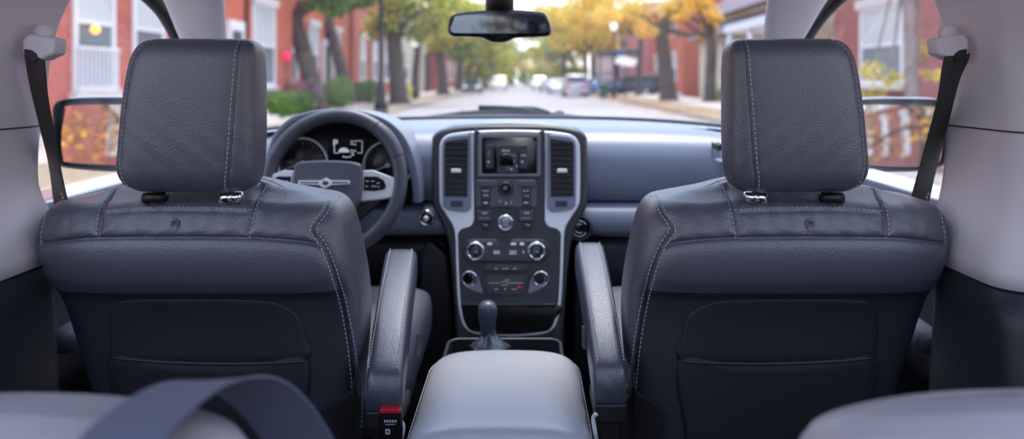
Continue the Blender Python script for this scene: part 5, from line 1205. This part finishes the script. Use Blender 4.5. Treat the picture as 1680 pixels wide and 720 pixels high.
bm = NB(); prism(bm, [(x_+0.75*math.copysign(abs(math.cos(t))**0.7, math.cos(t)), 47, H+1.2+0.30*math.sin(t)+0.08*math.cos(3*t)) for t in [2*PI*k/32 for k in range(32)]], (0, 0.06, 0)); obj('sign_face', bm, mat('sign_white', (246, 246, 246), 0.4, emit=0.25), ws, bevel=0.01)
bm = NB(); tube(bm, [(x_, 47.1, 0.1), (x_, 47.1, 2.8)], 0.04, 8); obj('sign_post', bm, IRON, ws)
bm = NB(); lathe(bm, [(0.27, 0), (0.30, 0.1), (0.30, 0.9), (0.33, 0.95), (0.2, 1.05), (0.001, 1.1)], (gx(990, 49), 49, 0.1), axis=(0, 0, 1), seg=18); tb = obj('litter_bin', bm, mat('bin_green', (52, 84, 66), 0.5)); tag(tb, 'dark green litter bin beside the right lamp post', 'bin')

# ---------------------------------------------------------------- parked cars
TYRE = mat('tyre', (24, 24, 26), 0.8); CGL = mat('car_glass', (44, 52, 60), 0.08, spec=0.8); HLP = mat('headlamp', (250, 250, 245), 0.1, emit=1.2); TLP = mat('tail_lamp', (200, 30, 30), 0.3)
def car(x, y, rgb, label, kind='saloon', face=-1, lights=False, rz=0.0, name='parked_car', cid=0):
    # body built along +Y (front at +Y), then turned
    root = empty(name, (x, y, 0.0), label, 'car'); m = mat('paint_%d' % cid, rgb, 0.25, metal=0.3, coat=0.8)
    hgt = 1.45 if kind == 'saloon' else 1.78; hw = 0.9 if kind == 'saloon' else 0.98; Lh = 2.3
    if kind == 'saloon': prof = [(-2.3, 0.35), (-2.3, 0.75), (-2.2, 0.95), (-1.5, 1.0), (-0.85, hgt-0.04), (-0.3, hgt), (0.3, hgt-0.03), (1.05, 0.98), (1.9, 0.88), (2.25, 0.72), (2.3, 0.38), (2.0, 0.25), (-2.0, 0.25)]
    else: prof = [(-2.4, 0.42), (-2.4, 0.95), (-2.3, 1.1), (-2.15, hgt-0.1), (-1.7, hgt), (0.1, hgt), (0.55, hgt-0.1), (1.15, 1.15), (2.1, 1.05), (2.38, 0.9), (2.42, 0.45), (2.1, 0.32), (-2.1, 0.32)]
    pv = sl(prof+[prof[0]], 4)[:-1]
    bm = NB(); R = []
    for f, xx in ((0.93, -1.0), (0.985, -0.96), (1.0, -0.8), (1.0, 0.8), (0.985, 0.96), (0.93, 1.0)):
        ring = []
        for (yy, zz) in pv:
            tum = 1.0-0.22*max(0, (zz-0.95)/(hgt-0.95))**1.2
            ring.append(Vector((xx*hw*tum, yy*f, 0.7+(zz-0.7)*(0.985 if f < 1 else 1))))
        R.append(ring)
    loft(bm, R); b = obj('body', bm, m, root, local=True)
    zb = 1.02 if kind == 'saloon' else 1.18; zt = hgt-0.10
    def glass(pts, nm='side_window'):
        bm = NB(); prism(bm, pts[0], pts[1]); obj(nm, bm, CGL, root, local=True, smooth=False)
    for s in (-1, 1):
        xb = s*hw*0.99; xt = s*hw*(1.0-0.22*((zt-0.95)/(hgt-0.95))**1.2)*1.0
        ya, yb_, yc, yd = ((-1.35, 0.9, 0.35, -0.85) if kind == 'saloon' else (-2.0, 1.0, 0.5, -1.95))
        glass(([(xb, ya, zb), (xb, yb_, zb), (xt, yc, zt), (xt, yd, zt)], (s*0.012, 0, 0)))
    # rear and front screens
    if kind == 'saloon': rs = ((-1.42, 1.06), (-0.92, 1.36)); fs = ((1.0, 1.03), (0.45, 1.36))
    else: rs = ((-2.33, 1.15), (-2.2, 1.62)); fs = ((1.12, 1.2), (0.66, 1.62))
    for (a, c), (d, e) in (rs, fs):
        sg = -1 if a < 0 else 1
        bm = NB(); prism(bm, [(-hw*0.82, a, c), (hw*0.82, a, c), (hw*0.70, d, e), (-hw*0.70, d, e)], (0, sg*0.03, 0.03)); obj('windscreen' if sg > 0 else 'rear_window', bm, CGL, root, local=True, smooth=False)
    for wx in (-1, 1):
        for wy in (-1.42, 1.42):
            bm = NB(); lathe(bm, [(0.20, 0.0), (0.20, 0.02), (0.31, 0.03), (0.33, 0.0), (0.33, -0.2), (0.1, -0.2)], (wx*hw*0.99, wy, 0.33), axis=(wx, 0, 0), seg=20); w_ = obj('wheel', bm, TYRE, root, local=True)
            bm = NB(); lathe(bm, [(0.20, 0.0), (0.19, 0.025), (0.05, 0.03), (0.001, 0.03)], (wx*hw*0.99, wy, 0.33), axis=(wx, 0, 0), seg=14); obj('hubcap', bm, SIL, w_, local=True)
    for wx in (-1, 1):
        zl = 0.80 if kind == 'saloon' else 0.92
        bm = NB(); box(bm, (wx*hw*0.72-0.16, -2.33 if kind == 'saloon' else -2.43, zl-0.10), (wx*hw*0.72+0.16, -2.2, zl+0.10)); obj('tail_lamp', bm, TLP, root, local=True, bevel=0.02)
        bm = NB(); box(bm, (wx*hw*0.70-0.17, 2.1, zl-0.22), (wx*hw*0.70+0.17, 2.31 if kind == 'saloon' else 2.43, zl-0.06)); obj('headlamp', bm, HLP if lights else SIL, root, local=True, bevel=0.02)
    bm = NB(); box(bm, (-0.26, -2.34 if kind == 'saloon' else -2.44, 0.52), (0.26, -2.2, 0.64)); obj('number_plate', bm, MARK, root, local=True)
    root.rotation_euler.z = rz if face > 0 else PI+rz
    return root
# right side, near to far (cars stand along the right kerb)
car(gx(943, 58), 58, (196, 186, 192), 'pale pinkish-grey van parked largest along the right kerb', 'van', 1, cid=1)
car(gx(915, 71), 71, (214, 216, 224), 'silver-white car parked behind the pale van on the right', 'saloon', -1, cid=2)
car(gx(898, 82), 82, (196, 200, 210), 'light grey saloon in the right row between two white cars', 'saloon', 1, cid=3)
car(gx(885, 93), 93, (240, 240, 244), 'white van farthest in the right row', 'van', -1, cid=4)
car(gx(980, 64), 64, (96, 112, 164), 'blue car parked on the drive right of the pale van', 'saloon', -1, cid=5, rz=0.5)
car(gx(1040, 61), 61, (52, 56, 66), 'dark car parked by the brick house behind the thin trunk', 'van', 1, cid=6, rz=1.1)
car(gx(1003, 68), 68, (150, 168, 200), 'pale blue car behind the litter bin', 'saloon', -1, cid=9, rz=0.9)
# left side
car(gx(776, 72), 72, (54, 70, 78), 'dark teal car parked at the left kerb, nearest of the left row', 'saloon', -1, lights=True, cid=7)
car(gx(819, 92), 92, (244, 245, 248), 'white van driving in the left lane far down the street', 'van', -1, cid=8, name='van')
car(gx(790, 98), 98, (90, 110, 108), 'green-grey car behind the dark teal car on the left', 'saloon', 1, cid=10)
# fallen leaves along the right kerb
bm = NB(); rnd = random.Random(5)
for _ in range(2600):
    x = rnd.gauss(6.5, 0.7); y = rnd.uniform(9, 60); z = (0.002 if x < 6.2 else 0.125 if x < 6.45 else 0.105 if x < 8.3 else 0.125)+rnd.random()*0.02; s = rnd.uniform(0.03, 0.07); a = rnd.random()*6.28
    v = [bm.verts.new((x+s*math.cos(a+q), y+s*math.sin(a+q)*1.2, z+0.006*q)) for q in (0, 1.6, 3.1, 4.7)]; f = bm.faces.new(v); f.material_index = rnd.randrange(3)
o = obj('fallen_leaves', bm, [LRU, LO, KERB], smooth='leaf', weld=False); tag(o, 'scattered fallen autumn leaves along the right kerb', 'leaves', kind='stuff')

# one group phrase for each kind of repeat
for o in C.objects:
    if o.parent is None and not o.get('group'):
        g = {'tree': 'trees along the street', 'house': 'houses along the street', 'street lamp': 'lamp posts along the street', 'bush': 'bushes in front of the houses',
             'car': 'vehicles parked or driving down the street', 'flower pot': 'flower pots by the brick doorway', 'wiper': 'windscreen wipers at the foot of the glass'}.get(o.get('category'))
        if o.name.startswith('front_seat'): g = 'front seats'
        if o.name.startswith('car_seat'): g = 'rear seats at the bottom edge'
        if o.name.startswith('door_mirror'): g = 'door mirrors'
        if o.name.startswith('seat_belt') and 'pillar' in o.get('label', ''): g = 'front seat belts on the pillars'
        if g: o['group'] = g
